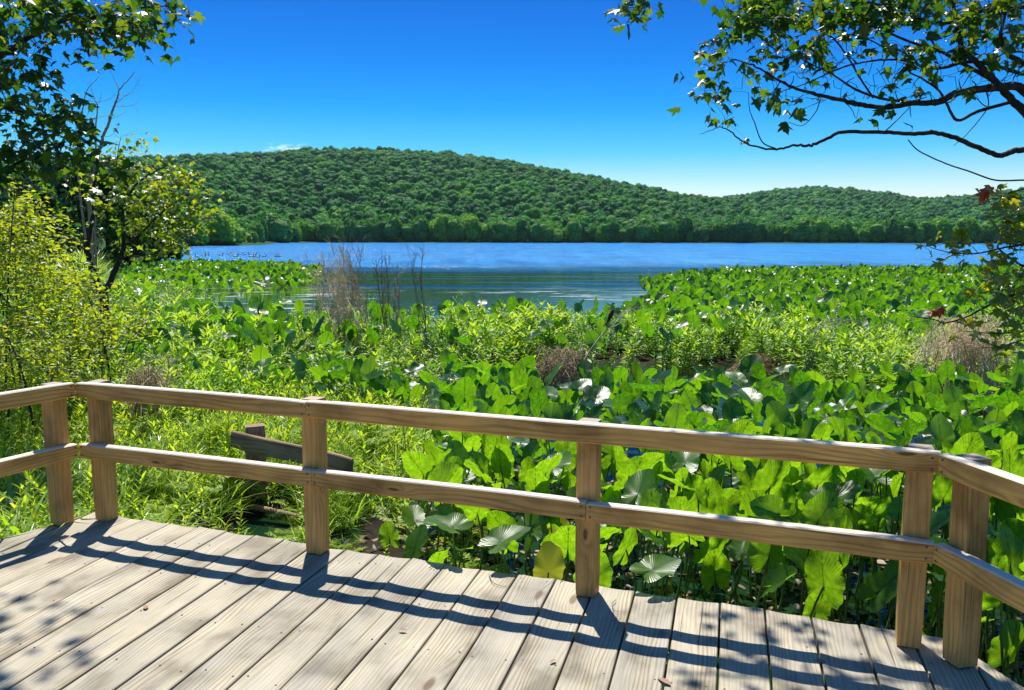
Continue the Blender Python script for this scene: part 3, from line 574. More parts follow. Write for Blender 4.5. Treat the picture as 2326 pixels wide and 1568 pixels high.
rail = empty('wooden_railing', G(1325, 1362)); tag(rail, 'two-rail wooden railing of square posts round the front of the deck', 'railing')
TL, TC, TR = G(169, 869, ZT), G(692, 912, ZT), G(2132, 1030, ZT); TL0, TR1 = G(0, 896, ZT), G(2325, 1098, ZT)
BL, BC, BD, BR = G(185, 1013, ZL), G(698, 1072, ZL), G(1330, 1141, ZL), G(2128, 1230, ZL); BL0, BR1 = G(0, 1054, ZL), G(2325, 1324, ZL)
# one straight front line in plan, taken from the top rail
fd = unit((TR-TL)[:2]); fn = np.array([-fd[1], fd[0]]); ldv = unit((TL0-TL)[:2]); ln = np.array([ldv[1], -ldv[0]]); rdv = unit((TR1-TR)[:2]); rn = np.array([-rdv[1], rdv[0]])
if fn[1] < 0: fn = -fn
if ln[1] < 0: ln = -ln
if rn[1] < 0: rn = -rn
RH, RT = .092, .057
def onl(p): return TL[:2]+fd*((np.asarray(p)[:2]-TL[:2])@fd)
def rail_piece(a, b, ztop, n_, ga=.0012, gb=.0012, dz=0):
    d = unit(b-a); a = a+d*ga+n_*RT/2; b = b-d*gb+n_*RT/2
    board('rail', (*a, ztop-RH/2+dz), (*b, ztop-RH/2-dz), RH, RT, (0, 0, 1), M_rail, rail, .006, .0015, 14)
rail_piece(onl(TL), onl(TC), ZT, fn, dz=.001); rail_piece(onl(TC), onl(TR), ZT+.003, fn, gb=-.008)
rail_piece(onl(TL), onl(BC), ZL, fn); rail_piece(onl(BC), onl(BD), ZL+.001, fn); rail_piece(onl(BD), onl(TR), ZL-.003, fn, gb=-.008)
rail_piece(TL[:2], TL[:2]+ldv*2.6, ZT, ln, -.003); rail_piece(BL[:2]*0+TL[:2], TL[:2]+ldv*2.6, ZL, ln, .003)
rail_piece(TR[:2], TR[:2]+rdv*2.6, ZT, rn, -.003); rail_piece(TR[:2], TR[:2]+rdv*2.6, ZL, rn, .003)
def proj(P):
    v = np.asarray(P)-C0; w = v@fwd; return CX+F*(v@rt)/w, CY-F*(v@upv)/w
def screws(a, n_, zc, d):
    for q in (.022,):
        for dz in (-.024, .024):
            A_ = Acc(); c_ = np.array([*(a+d*q), zc+dz]); x_ = np.array([*d, 0]); z_ = np.array([0, 0, 1.]); f_ = c_-np.array([*n_, 0])*.0012
            an = np.linspace(0, 6.283, 9)[:-1]; A_.add([f_]+[f_+x_*.0052*math.cos(t_)+z_*.0052*math.sin(t_) for t_ in an], [(0, 1+i, 1+(i+1) % 8) for i in range(8)]); obj('screw', A_.mesh('screw', [M_screw], False), rail)
for pt2, dd in ((onl(TC), fd), (onl(TC), -fd), (onl(TR), -fd), (onl(TL), fd)): screws(pt2, fn, ZT-RH/2, dd)
for pt2, dd in ((onl(BC), fd), (onl(BC), -fd), (onl(BD), fd), (onl(BD), -fd), (onl(TR), -fd), (onl(TL), fd)): screws(pt2, fn, ZL-RH/2, dd)
screws(TL[:2], ln, ZT-RH/2, ldv); screws(TL[:2], ln, ZL-RH/2, ldv); screws(TR[:2], rn, ZT-RH/2, rdv); screws(TR[:2], rn, ZL-RH/2, rdv)
PS = .098
def post(px, org, d, n_, zc=.6):
    lo, hi = -4., 8.
    f = lambda s: proj((*(org+d*s+n_*(RT+PS/2+.001)), zc))[0]-px
    sg = 1 if f(hi) > f(lo) else -1
    ss = np.linspace(0, 5, 4001); c = [f(s) for s in ss]; s = ss[int(np.argmin(np.abs(c)))]
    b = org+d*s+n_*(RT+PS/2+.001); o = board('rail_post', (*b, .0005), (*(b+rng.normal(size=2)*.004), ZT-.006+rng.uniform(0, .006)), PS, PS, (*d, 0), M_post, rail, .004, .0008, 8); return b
for px in (230, 715, 1337, 2081): post(px, TL[:2], fd, fn)
post(127, TL[:2], ldv, ln); post(2202, TR[:2], rdv, rn); bb = TL[:2]+ldv*1.9; 

# old fence remains behind the grass
oy = 7.0; of = empty('old_broken_fence', PT(575, 1170, oy)); tag(of, 'old dark weathered post with a slanting broken plank in the tall grass', 'fence remnant')
pt_, pb_ = PT(577, 966, oy+.1), PT(592, 1190, oy+.1); board('post', pb_, pt_, .17, .15, (1, .3, 0), M_old, of, .012, .006)
a_, b_ = PT(527, 996, oy+.02), PT(800, 1062, oy-.45); board('plank', a_, b_, .15, .04, (0, 0, 1), M_old, of, .008, .006)
board('plank', PT(700, 1052, oy-.2), PT(850, 1120, oy+.3), .13, .04, (0, 0, 1), M_old, of, .008, .006)
a_ = Acc(); tube(a_, spline([PT(560, 1150, oy-.1), PT(640, 1165, oy-.3), PT(740, 1190, oy-.5)], 4), .03, .02, 6); obj('fallen_rail', a_.mesh('fallen_rail', [M_old]), of)

# ------------------------------------------------------------------ water lilies (spatterdock)
LT = [lily_tpl(i) for i in range(14)]
LM = [mesh_tri('blade_form', t[0], t[1], t[2], [M_lily]) for t in LT]
LMF = [mesh_tri('lily_form', *lily_tpl(50+i, 4, 22), [M_lilyi]) for i in range(10)]
def lily_sheet(n): pass
sa = Acc(); tube(sa, spline([(0, 0, 0), (.05, .02, .35), (.03, -.02, .7), (0, 0, 1)], 3), .0085, .005, 6); STEM = sa.mesh('stem_form', [M_stem])
def lily(root, att, tipdir, nrm, s, k, label='broad green water lily leaf standing on its stem in front of the deck', group='standing water lily leaves near the deck', me=None):
    t = empty('water_lily', root); tag(t, label, 'water lily', group)
    B = basis(tipdir, nrm, s); o = bpy.data.objects.new('leaf_blade', me or LM[k]); COL.objects.link(o); o.parent = t
    a = np.asarray(att)-root
    o.matrix_local = Matrix([[*B[i], a[i]] for i in range(3)]+[[0, 0, 0, 1]])
    L_ = np.linalg.norm(a); z = a/L_; x = unit(np.cross([0, 1., 0], z)); y = np.cross(z, x)
    an = rng.uniform(0, 6.28); x, y = x*math.cos(an)+y*math.sin(an), y*math.cos(an)-x*math.sin(an)
    st_ = bpy.data.objects.new('stem', STEM); COL.objects.link(st_); st_.parent = t
    st_.matrix_local = Matrix([[x[i], y[i], z[i]*L_, 0] for i in range(3)]+[[0, 0, 0, 1]])
def orient(n, elo=15, ehi=78, bias=.0, fr=.24):
    e_ = np.radians(rng.uniform(elo, ehi, n)); az = rng.uniform(0, 6.28, n)
    d = np.stack([np.cos(e_)*np.cos(az), np.cos(e_)*np.sin(az), np.sin(e_)], -1); nr = np.array([0, 0, 1.])+rng.normal(size=(n, 3))*.35+np.array([0, -bias, 0])
    f_ = rng.random(n) < fr; sg_ = np.where(rng.random(n) < .8, 1., -1.)      # most blades stand broadside to the light
    d2 = np.stack([rng.normal(0, .38, n), rng.normal(0, .30, n)-.10, np.ones(n)*rng.uniform(.6, 1.3, n)], -1); n2 = np.stack([rng.normal(0, .45, n), sg_, rng.uniform(.1, .9, n)], -1)
    d = np.where(f_[:, None], d2, d); nr = np.where(f_[:, None], n2, nr)
    return unit(d), nr
def jgrid(x0, x1, y0, y1, s, j=.42):
    a, b = np.meshgrid(np.arange(x0, x1, s), np.arange(y0, y1, s)); p = np.stack([a.ravel(), b.ravel()], -1); return p+rng.uniform(-j, j, p.shape)*s
def front_dist(p): return (p-cl)@fn      # distance beyond the deck's front edge line
P = jgrid(-7, 11, 3.2, 12.6, .187, .36)
dz_ = (P-onl(TL))@fn
u = (P[:, 0]); fd_ = (P-cr_)@fn; rside = (P-cr_)@rn
fdm = np.minimum(np.where(P[:, 0] < cr_[0]+.2, (P-cl)@fn, 9), np.where(P[:, 0] > cr_[0]-.2, np.where(rdv@(P-cr_).T > 0, rside, 9), 9))
keep = (fdm > .30) & (P[:, 0] > np.interp(P[:, 1], [4, 8.6, 9.6, 10.4, 13], [-.75, -.75, -1.0, -4.6, -5.2]))
keep &= (((P[:, 0]-2.1)/1.6)**2+((P[:, 1]-13.)/1.35)**2 > 1) & (P[:, 1] < np.where(P[:, 0] > .4, 10.1, 10.9)+.3*blur_noise(P[:, 0], P[:, 0]*0, 1.3, 4))
dens = np.clip((fdm-.25)/1.1, .12, 1); keep &= rng.random(len(P)) < dens
P = P[keep]; fdm = fdm[keep]; n = len(P)
hz = WZ+rng.uniform(.34, .74, n)*np.clip(.55+fdm*.35, .5, 1)+.05*blur_noise(P[:, 0], P[:, 1], 1.5, 1)
D_, NR = orient(n, 15, 82, .1, .38); S_ = rng.uniform(.155, .285, n); S_[rng.random(n) < .12] *= .65
pr = np.array([proj((x, y, z)) for (x, y), z in zip(P, hz)]); vis = (pr[:, 0] > -60) & (pr[:, 0] < 2390) & (pr[:, 1] < 1650)
order = np.argsort(np.where(vis, P[:, 1], 1e9)); near = order[:288]; rest = order[288:]; rest = rest[(pr[rest, 0] > -900) & (pr[rest, 0] < 3200)]
for i in near:
    att = np.array([*P[i], hz[i]]); root = np.array([P[i][0]+rng.normal()*.07, P[i][1]+rng.normal()*.07, WZ-.12])
    q = pr[i]; c = 'left of the second post' if q[0] < 715 else ('between the second and middle posts' if q[0] < 1337 else ('between the middle and fourth posts' if q[0] < 2081 else 'at the right corner'))
    yt_ = np.interp(q[0], [169, 2132], [869, 1030]); yl_ = np.interp(q[0], [185, 2128], [1013, 1230]); v_ = 'above the top rail' if q[1] < yt_ else ('between the rails' if q[1] < yl_ else 'below the lower rail')
    lily(root, att, D_[i], NR[i], S_[i], int(rng.integers(0, 14)), '%s %s green lily leaf %s %s' % ('large' if S_[i] > .225 else 'small', 'upright' if D_[i][2] > .8 else ('flat-lying' if D_[i][2] < .45 else 'tilted'), v_, c))
# a few single leaves one can point to by the deck edge
MY = mesh_tri('yellow_blade_form', *lily_tpl(91), [M_lilyy])
for (px, py, z, dr, nr, s, k, lab, me) in [
    (1205, 1205, -.26, (.35, .25, .35), (-.3, -.4, 1), .30, 3, 'glossy lily leaf with whitish ribbed sheen below the lower rail, left of the middle post', None),
    (1030, 1286, 1.06, (-.6, .5, .12), (.1, -.2, 1), .24, 5, 'wavy light green lily leaf tilted towards the deck left of the middle post', None),
    (1140, 1302, 1.02, (.55, .35, .3), (-.3, -.3, 1), .22, 7, 'folded yellow-green lily leaf rising at the deck edge left of the middle post', None),
    (1245, 1300, -.10, (.05, .1, 1), (.2, -1, .1), .20, 9, 'small yellow leaf standing at the deck edge beside the middle post', MY),
    (1262, 1225, -.35, (.3, .1, .9), (.4, -1, .1), .20, 2, 'narrow yellowing leaf standing in shade just left of the middle post', MY),
    (1492, 1360, 1.00, (.6, .4, .1), (0, -.2, 1), .22, 11, 'ragged lily leaf with browned edges near the deck, right of the middle post', None),
    (1680, 1245, -.22, (-.1, .5, .2), (0, -.4, 1), .27, 1, 'flat spreading light green lily leaf alone above dark water under the lower rail', None),
    (885, 1225, -.35, (-.2, .2, .7), (.2, -1, .2), .17, 6, 'small torn lily leaf low in the shade right of the second post', None)]:
    att = G(px, py, z) if z < .5 else G(px, py, 0)+SUN*(z-.9)/SUN[2]+[0, .05, 0]; lily(np.array([att[0]+.03, att[1]+.05, WZ-.1]), att, dr, nr, s, k, lab, None, me)
def lily_field(name, P, hz, S, label, lo=5, hi=80, extra=.6, bias=.0):
    n = len(P); d, nr = orient(n, lo, hi, bias); B = basis(d, nr)
    eul = np.array([Matrix(b.tolist()).to_euler()[:] for b in B])
    scatter(name, LMF, np.stack([P[:, 0], P[:, 1], hz], -1), eul, np.stack([S, S, S], -1), rng.integers(0, len(LMF), n), label, 'water lilies')
    return
lily_field('water_lily_bed', P[rest], hz[rest], S_[rest], 'far part of the dense bed of standing lily leaves beyond the deck')
def stems(name, P, hz, mat, label, k=1):
    a = Acc()
    for (x, y), z in zip(P, hz): tube(a, [(x+rng.normal()*.05, y+rng.normal()*.05, WZ-.1), (x, y, z)], .008, .006, 3)
    return a
RB = lambda y: np.interp(y, [16, 17, 22, 26, 38, 47, 54, 58.5], [2.2, 1.6, 3.0, 4.6, 6.0, 9.6, 14.5, 34])
P = jgrid(0, 60, 16.2, 59, .27); P = P[(P[:, 0] > RB(P[:, 1])+.5*blur_noise(P[:, 0], P[:, 1], .8, 3)) & (P[:, 0] < P[:, 1]*.66+3)]
lily_field('wide_lily_bed', P, WZ+rng.uniform(.22, .60, len(P))+np.where(P[:, 1] < 24, .12, 0), rng.uniform(.18, .32, len(P)), 'wide bed of lily leaves reaching far out on the right side of the cove', 10, 80)
P = jgrid(-50, -8, 31, 74, .33); rb_ = np.interp(P[:, 1], [31, 33, 36, 45, 58, 66, 74], [-11.5, -10.5, -9.2, -10.6, -13.2, -18, -40])
P = P[(P[:, 0] < rb_+.6*blur_noise(P[:, 0], P[:, 1], .6, 6)) & (P[:, 0] > shore_x(P[:, 1])-3) & ~((P[:, 1] < 37.5+.7*np.sin(P[:, 0])) & (P[:, 0] > -17))]
lily_field('left_lily_bed', P, WZ+rng.uniform(.18, .55, len(P)), rng.uniform(.24, .38, len(P)), 'low bed of lily leaves on the left side of the cove behind the speckled water', 0, 70)
P = jgrid(-16, -2.5, 12.6, 27, .36); P = P[((P[:, 1] < 20) | (P[:, 0] < -.43*P[:, 1])) & (P[:, 0] > -.62*P[:, 1]-1) & (rng.random(len(P)) < np.clip(.35+.4*(P[:, 0] < -.27*P[:, 1])+.6*blur_noise(P[:, 0], P[:, 1], .7, 9)+(P[:, 0] < -4)*.1, .1, 1))]
lily_field('marsh_lily_patches', P, WZ+rng.uniform(.40, .85, len(P)), rng.uniform(.22, .34, len(P)), 'dark glossy lily leaves in patches among the leafy herbs in the left middle marsh', 10, 85)
P = jgrid(-3.2, 8.5, 13.9, 18.4, .42); P = P[(rng.random(len(P)) < np.clip(.28+.5*blur_noise(P[:, 0], P[:, 1], .8, 61), 0, .8)) & (((P[:, 0]-3.95)/.8)**2+((P[:, 1]-13.7)/2.0)**2 > 1)]
lily_field('herb_bank_lilies', P, WZ+rng.uniform(.5, .88, len(P)), rng.uniform(.2, .32, len(P)), 'dark lily leaves scattered through the herb bank in the middle of the marsh', 20, 85)
P = jgrid(-2.5, 9, 18.2, 20.5, .42); P = P[rng.random(len(P)) < .55]
lily_field('pond_edge_lilies', P, WZ+rng.uniform(.45, .78, len(P)), rng.uniform(.26, .38, len(P)), 'lily leaves along the near edge of the open water behind the herbs', 20, 85)
# a few lone lily leaves out on the speckled water
for i, (px, py, h) in enumerate([(560, 668, .3), (572, 672, .22), (585, 676, .34), (600, 668, .42), (612, 666, .3), (575, 655, .3), (548, 664, .2), (635, 662, .2)]):
    b = G(px, py+10, WZ); lily(b, b+[rng.normal()*.1, 0, h+.15], orient(1, 20, 70)[0][0], (0, -.4, 1), .42, int(rng.integers(0, 14)), 'lone lily leaf on the speckled left water, %s of the eight' % ordl(int(np.argsort(np.argsort([560, 572, 585, 600, 612, 575.1, 548, 635]))[i]), 8), 'lone lily leaves on the speckled water')

# ------------------------------------------------------------------ leafy herbs, grass, ferns
def shoot(seed, mats, H=.75, n=13, ll=.13, w=.2, branch=0, tilt=.9, leaf=lance_tpl(.13, .3, .3)):
    r = np.random.default_rng(seed); a = Acc(); top = np.array([r.normal()*.08, r.normal()*.08, H]); S = spline([(0, 0, 0), (r.normal()*.03, r.normal()*.03, H*.5), top], 5); tube(a, S, .006, .002, 4, 1)
    for k in range(n):
        t = .18+.82*(k/(n-1))**.9; p = np.array([np.interp(t, np.linspace(0, 1, len(S)), S[:, i]) for i in range(3)]); m_ = 3 if branch == 0 else 2; a0 = k*1.05+r.normal()*.3
        for q in range(m_):
            az = a0+q*6.283/m_+r.normal()*.2; el = (.25+.75*t)*tilt+r.normal()*.15; d = np.array([math.cos(az)*math.cos(el), math.sin(az)*math.cos(el), math.sin(el)])
            s = ll*(1.1-.45*t)*r.uniform(.75, 1.2); a.stamp(leaf, basis(d, np.array([0, 0, 1.])+r.normal(size=3)*.25, s)[None], [p])
    for q in range(branch):
        t = r.uniform(.3, .8); p = S[int(t*(len(S)-1))]; az = r.uniform(0, 6.28); e = p+np.array([math.cos(az)*.16, math.sin(az)*.16, .22]); tube(a, [p, (p+e)/2+[0, 0, -.01], e], .003, .0015, 3, 1)
        for k in range(8):
            f = k/7; pp = p+(e-p)*f; az2 = r.uniform(0, 6.28); d = unit((e-p)*.8+np.array([math.cos(az2), math.sin(az2), .3])*.2); a.stamp(leaf, basis(d, [0, 0, 1.], ll*.75)[None], [pp])
    return a.mesh('shoot_form', mats)
HB = [shoot(500+i, [M_herb, M_reds], .74, 12, .20) for i in range(6)]
HB2 = [shoot(540+i, [M_herbd, M_reds], .80, 17, .12, branch=3) for i in range(5)]
def herbs(name, P, var, s, label, z0=None, cat='herbs'):
    n = len(P); z = gz(P[:, 0], P[:, 1])-.05 if z0 is None else z0; sc = rng.uniform(s[0], s[1], n)*(1+.30*blur_noise(P[:, 0], P[:, 1], 1.1, 77)*(s[1] > 1.05))
    scatter(name, var, np.stack([P[:, 0], P[:, 1], np.maximum(z, WZ-.05)], -1), np.stack([rng.normal(0, .2, n), rng.normal(0, .2, n), rng.uniform(0, 6.28, n)], -1), np.stack([sc]*3, -1), rng.integers(0, len(var), n), label, cat)
def nz_keep(P, lo, f, seed): return P[blur_noise(P[:, 0], P[:, 1], f, seed)+rng.normal(size=len(P))*.25 > lo]
P = jgrid(-11.5, 13.5, 11.6, 19.4, .19); ok = (P[:, 0] > -.62*P[:, 1]) & (((P[:, 0]-2.0)/1.9)**2+((P[:, 1]-12.6)/1.9)**2 > 1) & (((P[:, 0]-3.95)/.8)**2+((P[:, 1]-13.7)/2.0)**2 > 1) & (((P[:, 0]+4.9)/.6)**2+((P[:, 1]-10.9)/.9)**2 > 1) & (((P[:, 0]+1.3)/.6)**2+((P[:, 1]-14.6)/1.)**2 > 1) & (P[:, 1] > 11.7+.4*blur_noise(P[:, 0], P[:, 0]*0, 1.1, 8))
P = nz_keep(P[ok], -.12, .75, 11)
herbs('leafy_herb_bank', P, HB, (.52, 1.06), 'bright yellow-green bank of narrow-leaved herbs across the middle of the marsh')
C_ = [(-4.7, 13.7, .9, 60), (-6.3, 15.5, 1., 60), (-.3, 15.2, .7, 40), (.8, 16.2, .7, 40), (5.6, 13.0, .7, 40), (7.6, 13.4, .9, 50), (-3.2, 16.5, .8, 40)]
P = np.concatenate([np.array([cx_, cy_])+rng.normal(size=(k_, 2))*r_*.5 for cx_, cy_, r_, k_ in C_])
herbs('tall_feathery_herbs', P, HB, (.86, 1.22), 'taller feathery yellow-green tussocks standing above the herb bank')
P = jgrid(-3, 12.5, 14.5, 19, .25); P = nz_keep(P[(((P[:, 0]-4.75)/.9)**2+((P[:, 1]-15.2)/1.0)**2 > 1)], .0, .9, 21)
herbs('bushy_herb_clumps', P, HB2, (.6, 1.06), 'bushier darker green small-leaved clumps within the herb bank')
P = jgrid(-18, -6, 17, 31, .28); P = nz_keep(P[(P[:, 0] > -.66*P[:, 1]) & (P[:, 0] < -.36*P[:, 1])], .12, .6, 31)
herbs('left_shore_herbs', P, HB+HB2, (.8, 1.3), 'yellow-green herbs along the left bank below the forked tree')
P = jgrid(-7.5, -3, 8.8, 13.5, .17); P = P[(P[:, 0] > -.64*P[:, 1])]; P = nz_keep(P, .0, .9, 33)
herbs('railing_corner_herbs', P, HB, (.6, 1.0), 'light green leafy herbs behind the left corner of the railing')
P = jgrid(-4.5, -.9, 9.6, 12, .28); P = nz_keep(P, .1, 1.1, 35); herbs('scattered_herbs', P, HB, (.5, .8), 'scattered light green herb shoots among the lily leaves behind the left rail')
for i, (px, py, d) in enumerate([(1050, 664, 17.2), (1262, 690, 17.4), (1297, 700, 17.0), (1085, 700, 17.6), (830, 655, 17.5), (845, 668, 17.2)]):
    tp = PT(px, py, d); b = np.array([tp[0], tp[1], WZ+.1]); hh = tp[2]-b[2]; me = shoot(600+i, [M_herbd, M_reds], hh, 22, .10, branch=4)
    o = obj('tall_herb', me); o.location = tuple(b)
    tag(o, ['tallest spire-like leafy herb rising before the open water, left of centre', 'slender tall herb spire right of centre, left of its pair', 'slender tall herb spire right of centre, right of its pair', 'shorter leafy spire just right of the tallest one', 'bright leafy herb at the foot of the tall dry stalks, left of its pair', 'bright leafy herb at the foot of the tall dry stalks, right of its pair'][i], 'herb')
def tuft(seed, n=26, h=.5, w=.012, curl=.6, mats=None, spread=.05):
    r = np.random.default_rng(seed); a = Acc()
    az = r.uniform(0, 6.28, n); el = r.uniform(.75, 1.5, n); d = np.stack([np.cos(el)*np.cos(az), np.cos(el)*np.sin(az), np.sin(el)], -1)
    for q, tp in enumerate((blade_tpl(w/.5, curl), blade_tpl(w/.5, curl*1.7))):
        m_ = np.arange(n) % 2 == q; a.stamp(tp, basis(d[m_], np.array([0, 0, 1.])[None]+0*d[m_], h*r.uniform(.5, 1.15, m_.sum())), np.concatenate([r.normal(size=(m_.sum(), 2))*spread, np.zeros((m_.sum(), 1))], 1))
    return a.mesh('tuft_form', mats or [M_grass])
GT = [tuft(700+i, 34, .55, .0075, .6) for i in range(6)]
def fern(seed):
    r = np.random.default_rng(seed); a = Acc(); nf = 6
    for f in range(nf):
        az = f*6.283/nf+r.normal()*.3; Lf = r.uniform(.22, .36); ds = np.array([math.cos(az), math.sin(az), 0]); S = spline([(0, 0, 0), ds*Lf*.35+[0, 0, Lf*.5], ds*Lf*.8+[0, 0, Lf*.55]], 9); tube(a, S, .0025, .001, 3, 1)
        for k in range(3, len(S)):
            t = S[min(k+1, len(S)-1)]-S[k-1]; side = unit(np.cross(t, [0, 0, 1.])); wd = .065*math.sin(math.pi*(k/(len(S)+1))**.8)+.012
            for sg in (-1, 1):
                for o2 in (0,): a.stamp(lance_tpl(.13, .1, .2), basis(side*sg+unit(t)*.35+r.normal(size=3)*.12, [0, 0, 1.], wd)[None], [S[k]-(S[k]-S[k-1])*o2])
    return a.mesh('fern_form', [M_fern, M_reds])
FN = [fern(800+i) for i in range(4)]
P = jgrid(-7, -.75, 4.4, 10.8, .125); edge = np.minimum((P-cl)@fn, 9); lside = (P-cl)@ln
ok = ((P[:, 0] > cl[0]) & (edge > .06)) | ((P[:, 0] <= cl[0]) & (lside > .05)); ok &= (P[:, 0] < np.interp(P[:, 1], [4, 6, 7, 8.5, 10, 11], [-2.1, -1.5, -1.05, -.8, -.75, -3])) & (P[:, 0] > -.64*P[:, 1]-.3)
ok &= ((P[:, 0]+1.98)/.36)**2+((P[:, 1]-6.05)/1.0)**2 > 1; P = P[ok]; GP = P
Pg = P[rng.random(len(P)) < .8]; herbs('tall_grass', Pg, GT, (.55, 1.1), 'tall green grass growing thickly beyond the left part of the deck', None, 'grass')
Pf = P[rng.random(len(P)) < .12]; herbs('fern_patch', Pf, FN, (.6, 1.1), 'yellow-green ferns mixed into the grass around the broken old fence', gz(Pf[:, 0], Pf[:, 1])+rng.uniform(-.05, .22, len(Pf)), 'ferns')
P = jgrid(-8, -2.9, 4.0, 7.2, .11); P = P[((P-cl)@ln > .02) & (P[:, 0] > -.66*P[:, 1])]; herbs('long_grass', P, [tuft(720+i, 22, .62, .014, .8) for i in range(4)], (.7, 1.25), 'long arching grass blades hanging over the left corner of the deck', None, 'grass')
RD = [tuft(740+i, 22, 1.7, .022, .3, [M_grass], .2) for i in range(4)]
P = jgrid(-30, -12, 27, 46, .55); P = P[(P[:, 0] < -.50*P[:, 1]) & (P[:, 0] > -.62*P[:, 1])]; herbs('reed_patch', P, RD, (.7, 1.1), 'tall green reeds on the left bank behind the shrubs', None, 'reeds')

# ------------------------------------------------------------------ dry stalks and brush
def stalk(wood, base, tip, r0, twigs=10, tl=.25, bend=.05, seed=0, droop=.15):
    r = np.random.default_rng(seed); base, tip = np.asarray(base, float), np.asarray(tip, float); Ln = np.linalg.norm(tip-base)
    S = spline([base, base*.66+tip*.34+r.normal(size=3)*bend*Ln, base*.33+tip*.67+r.normal(size=3)*bend*Ln, tip], 5); tube(wood, S, r0, r0*.25, 4)
    for k in range(twigs):
        t = r.uniform(.35, 1); p = S[int(t*(len(S)-1))]; d = unit(unit(tip-base)+r.normal(size=3)*.45); l_ = tl*r.uniform(.4, 1.2); e = p+d*l_; q = spline([p, p+d*l_*.5+[0, 0, .03], e-[0, 0, droop*l_]], 3); tube(wood, q, r0*.45, r0*.2, 3)
        for j in range(3):
            p2 = q[r.integers(1, len(q))]; tube(wood, [p2, p2+unit(d+r.normal(size=3)*.6)*l_*.35], r0*.25, r0*.15, 3)
def plant_obj(name, label, cat, w, mat, group=None): o = obj(name, w.mesh(name, [mat])); tag(o, label, cat, group); return o
W_ = Acc(); b = PT(805, 745, 15.2); b[2] = WZ+.1
for i in range(38):
    tp = PT(rng.uniform(700, 790), rng.uniform(560, 650), 15.2+rng.normal()*.3); stalk(W_, b+rng.normal(size=3)*[.22, .2, 0], tp, .0085, 9, .34, .08, i)
plant_obj('dry_brush', 'pale brown tangle of dry twigs leaning left before the lake', 'dry brush', W_, M_dry)
W_ = Acc(); b = PT(835, 740, 15.6); b[2] = WZ+.1
for i in range(10): tp = PT(rng.uniform(765, 830), rng.uniform(530, 580), 15.6+rng.normal()*.25); stalk(W_, b+rng.normal(size=3)*[.14, .15, 0], tp, .009, 12, .34, .05, 50+i)
plant_obj('dry_stalk_clump', 'dense upright clump of dark dry stalks rising above the lake, left of centre', 'dry stalks', W_, M_dead)
for i, (bx, by, tx, ty, n_, lab) in enumerate([(885, 760, 868, 555, 5, 'thin dry branching stalk standing right of the dense dry clump'), (962, 750, 925, 548, 3, 'tall bent dry stalk with beaded tips, rightmost of the dry stalks'), (905, 745, 915, 610, 4, 'short pale dry tuft with drooping seed heads between the two thin stalks')]):
    W_ = Acc(); b = PT(bx, by, 14.8); b[2] = WZ+.1
    for k in range(n_): tp = PT(tx+rng.normal()*14, ty+rng.uniform(0, 40), 14.8+rng.normal()*.1); stalk(W_, b+rng.normal(size=3)*[.04, .04, 0], tp,   .013 if k == 0 else .007, 13, .28, .04, 70+i*9+k)
    plant_obj('dry_stalk', lab, 'dry stalk', W_, M_dryd if i < 2 else M_dryp)
W_ = Acc()
for i, (x0, y0, x1, y1) in enumerate([(880, 850, 900, 640), (905, 900, 925, 800), (895, 880, 915, 690)]): stalk(W_, PT(x0, y0, 12.8), PT(x1, y1, 12.9), .005, 5, .2, .03, 130+i)
plant_obj('thin_bare_weed', 'thin bare weed stems standing in the herbs left of centre', 'weed', W_, M_dryd)
def dome(name, label, cx, cy, Y, w, h, n, mat, seed, lean=0.):
    r = np.random.default_rng(seed); W_ = Acc()
    for i in range(n):
        a = r.uniform(-1, 1); b_ = PT(cx+a*w*.9, cy, Y+r.normal()*.35); b_[2] = WZ+.02; t = PT(cx+a*w*.35+lean+r.normal()*w*.3, cy-h*r.uniform(.55, 1.05), Y+r.normal()*.3); e = PT(cx+lean+r.uniform(-1.2, 1.2)*w, cy-h*r.uniform(0, .5), Y+r.normal()*.4)
        S = spline([b_, b_*.4+t*.6+[0, 0, .1], t, e], 5); tube(W_, S, .0075, .003, 3)
        for j in range(4): p_ = S[r.integers(4, len(S))]; tube(W_, [p_, p_+r.normal(size=3)*[.16, .1, .1]], .003, .001, 3)
    plant_obj(name, label, 'dry brush', W_, mat)
dome('brush_pile', 'low dome of arching grey twigs beside the dark water', 1275, 885, 12.6, 66, 92, 95, M_dead, 1)
dome('brown_brush', 'fine reddish-brown dry brush standing in the herbs at the right edge', 2190, 850, 11.5, 120, 130, 130, M_dry, 2)
dome('twig_tangle', 'dead twig tangle in the dark hollow right of centre', 1700, 870, 14.3, 70, 60, 45, M_dryd, 3, 20)
dome('twig_heap', 'arching pale dead twigs behind the left corner of the railing', 310, 925, 8.6, 55, 90, 70, M_dead, 4, 20)
dome('dead_vines', 'thin arching dead vines above the herbs behind the left rail', 350, 880, 10.4, 60, 70, 30, M_dryp, 5, 10)
W_ = Acc()
for i in range(14):
    b = PT(1835+rng.normal()*12, 850, 13.2); b[2] = WZ+.1; t = PT(1890+rng.normal()*18, 735+rng.normal()*12, 13.4); e = PT(1975+rng.normal()*30, 700+rng.uniform(0, 50), 13.7); tube(W_, spline([b, b*.5+t*.5+[-.08, 0, .1], t, e], 5), .005, .0015, 3)
plant_obj('arching_dry_grass', 'tan dry grass stems arching to the right over the herb bank', 'dry grass', W_, M_dryp)
W_ = Acc(); sb_ = [PT(1300, 865, 13.6), PT(1345, 790, 13.6), PT(1385, 740, 13.6), PT(1402, 722, 13.6)]; tube(W_, spline(sb_, 5), .018, .006, 5)
for i in range(10): tube(W_, spline([PT(1375, 750, 13.6), PT(1410+rng.normal()*8, 722+rng.normal()*6, 13.6), PT(1450+rng.normal()*16, 690+rng.normal()*10, 13.6)], 4), .004, .0015, 3)
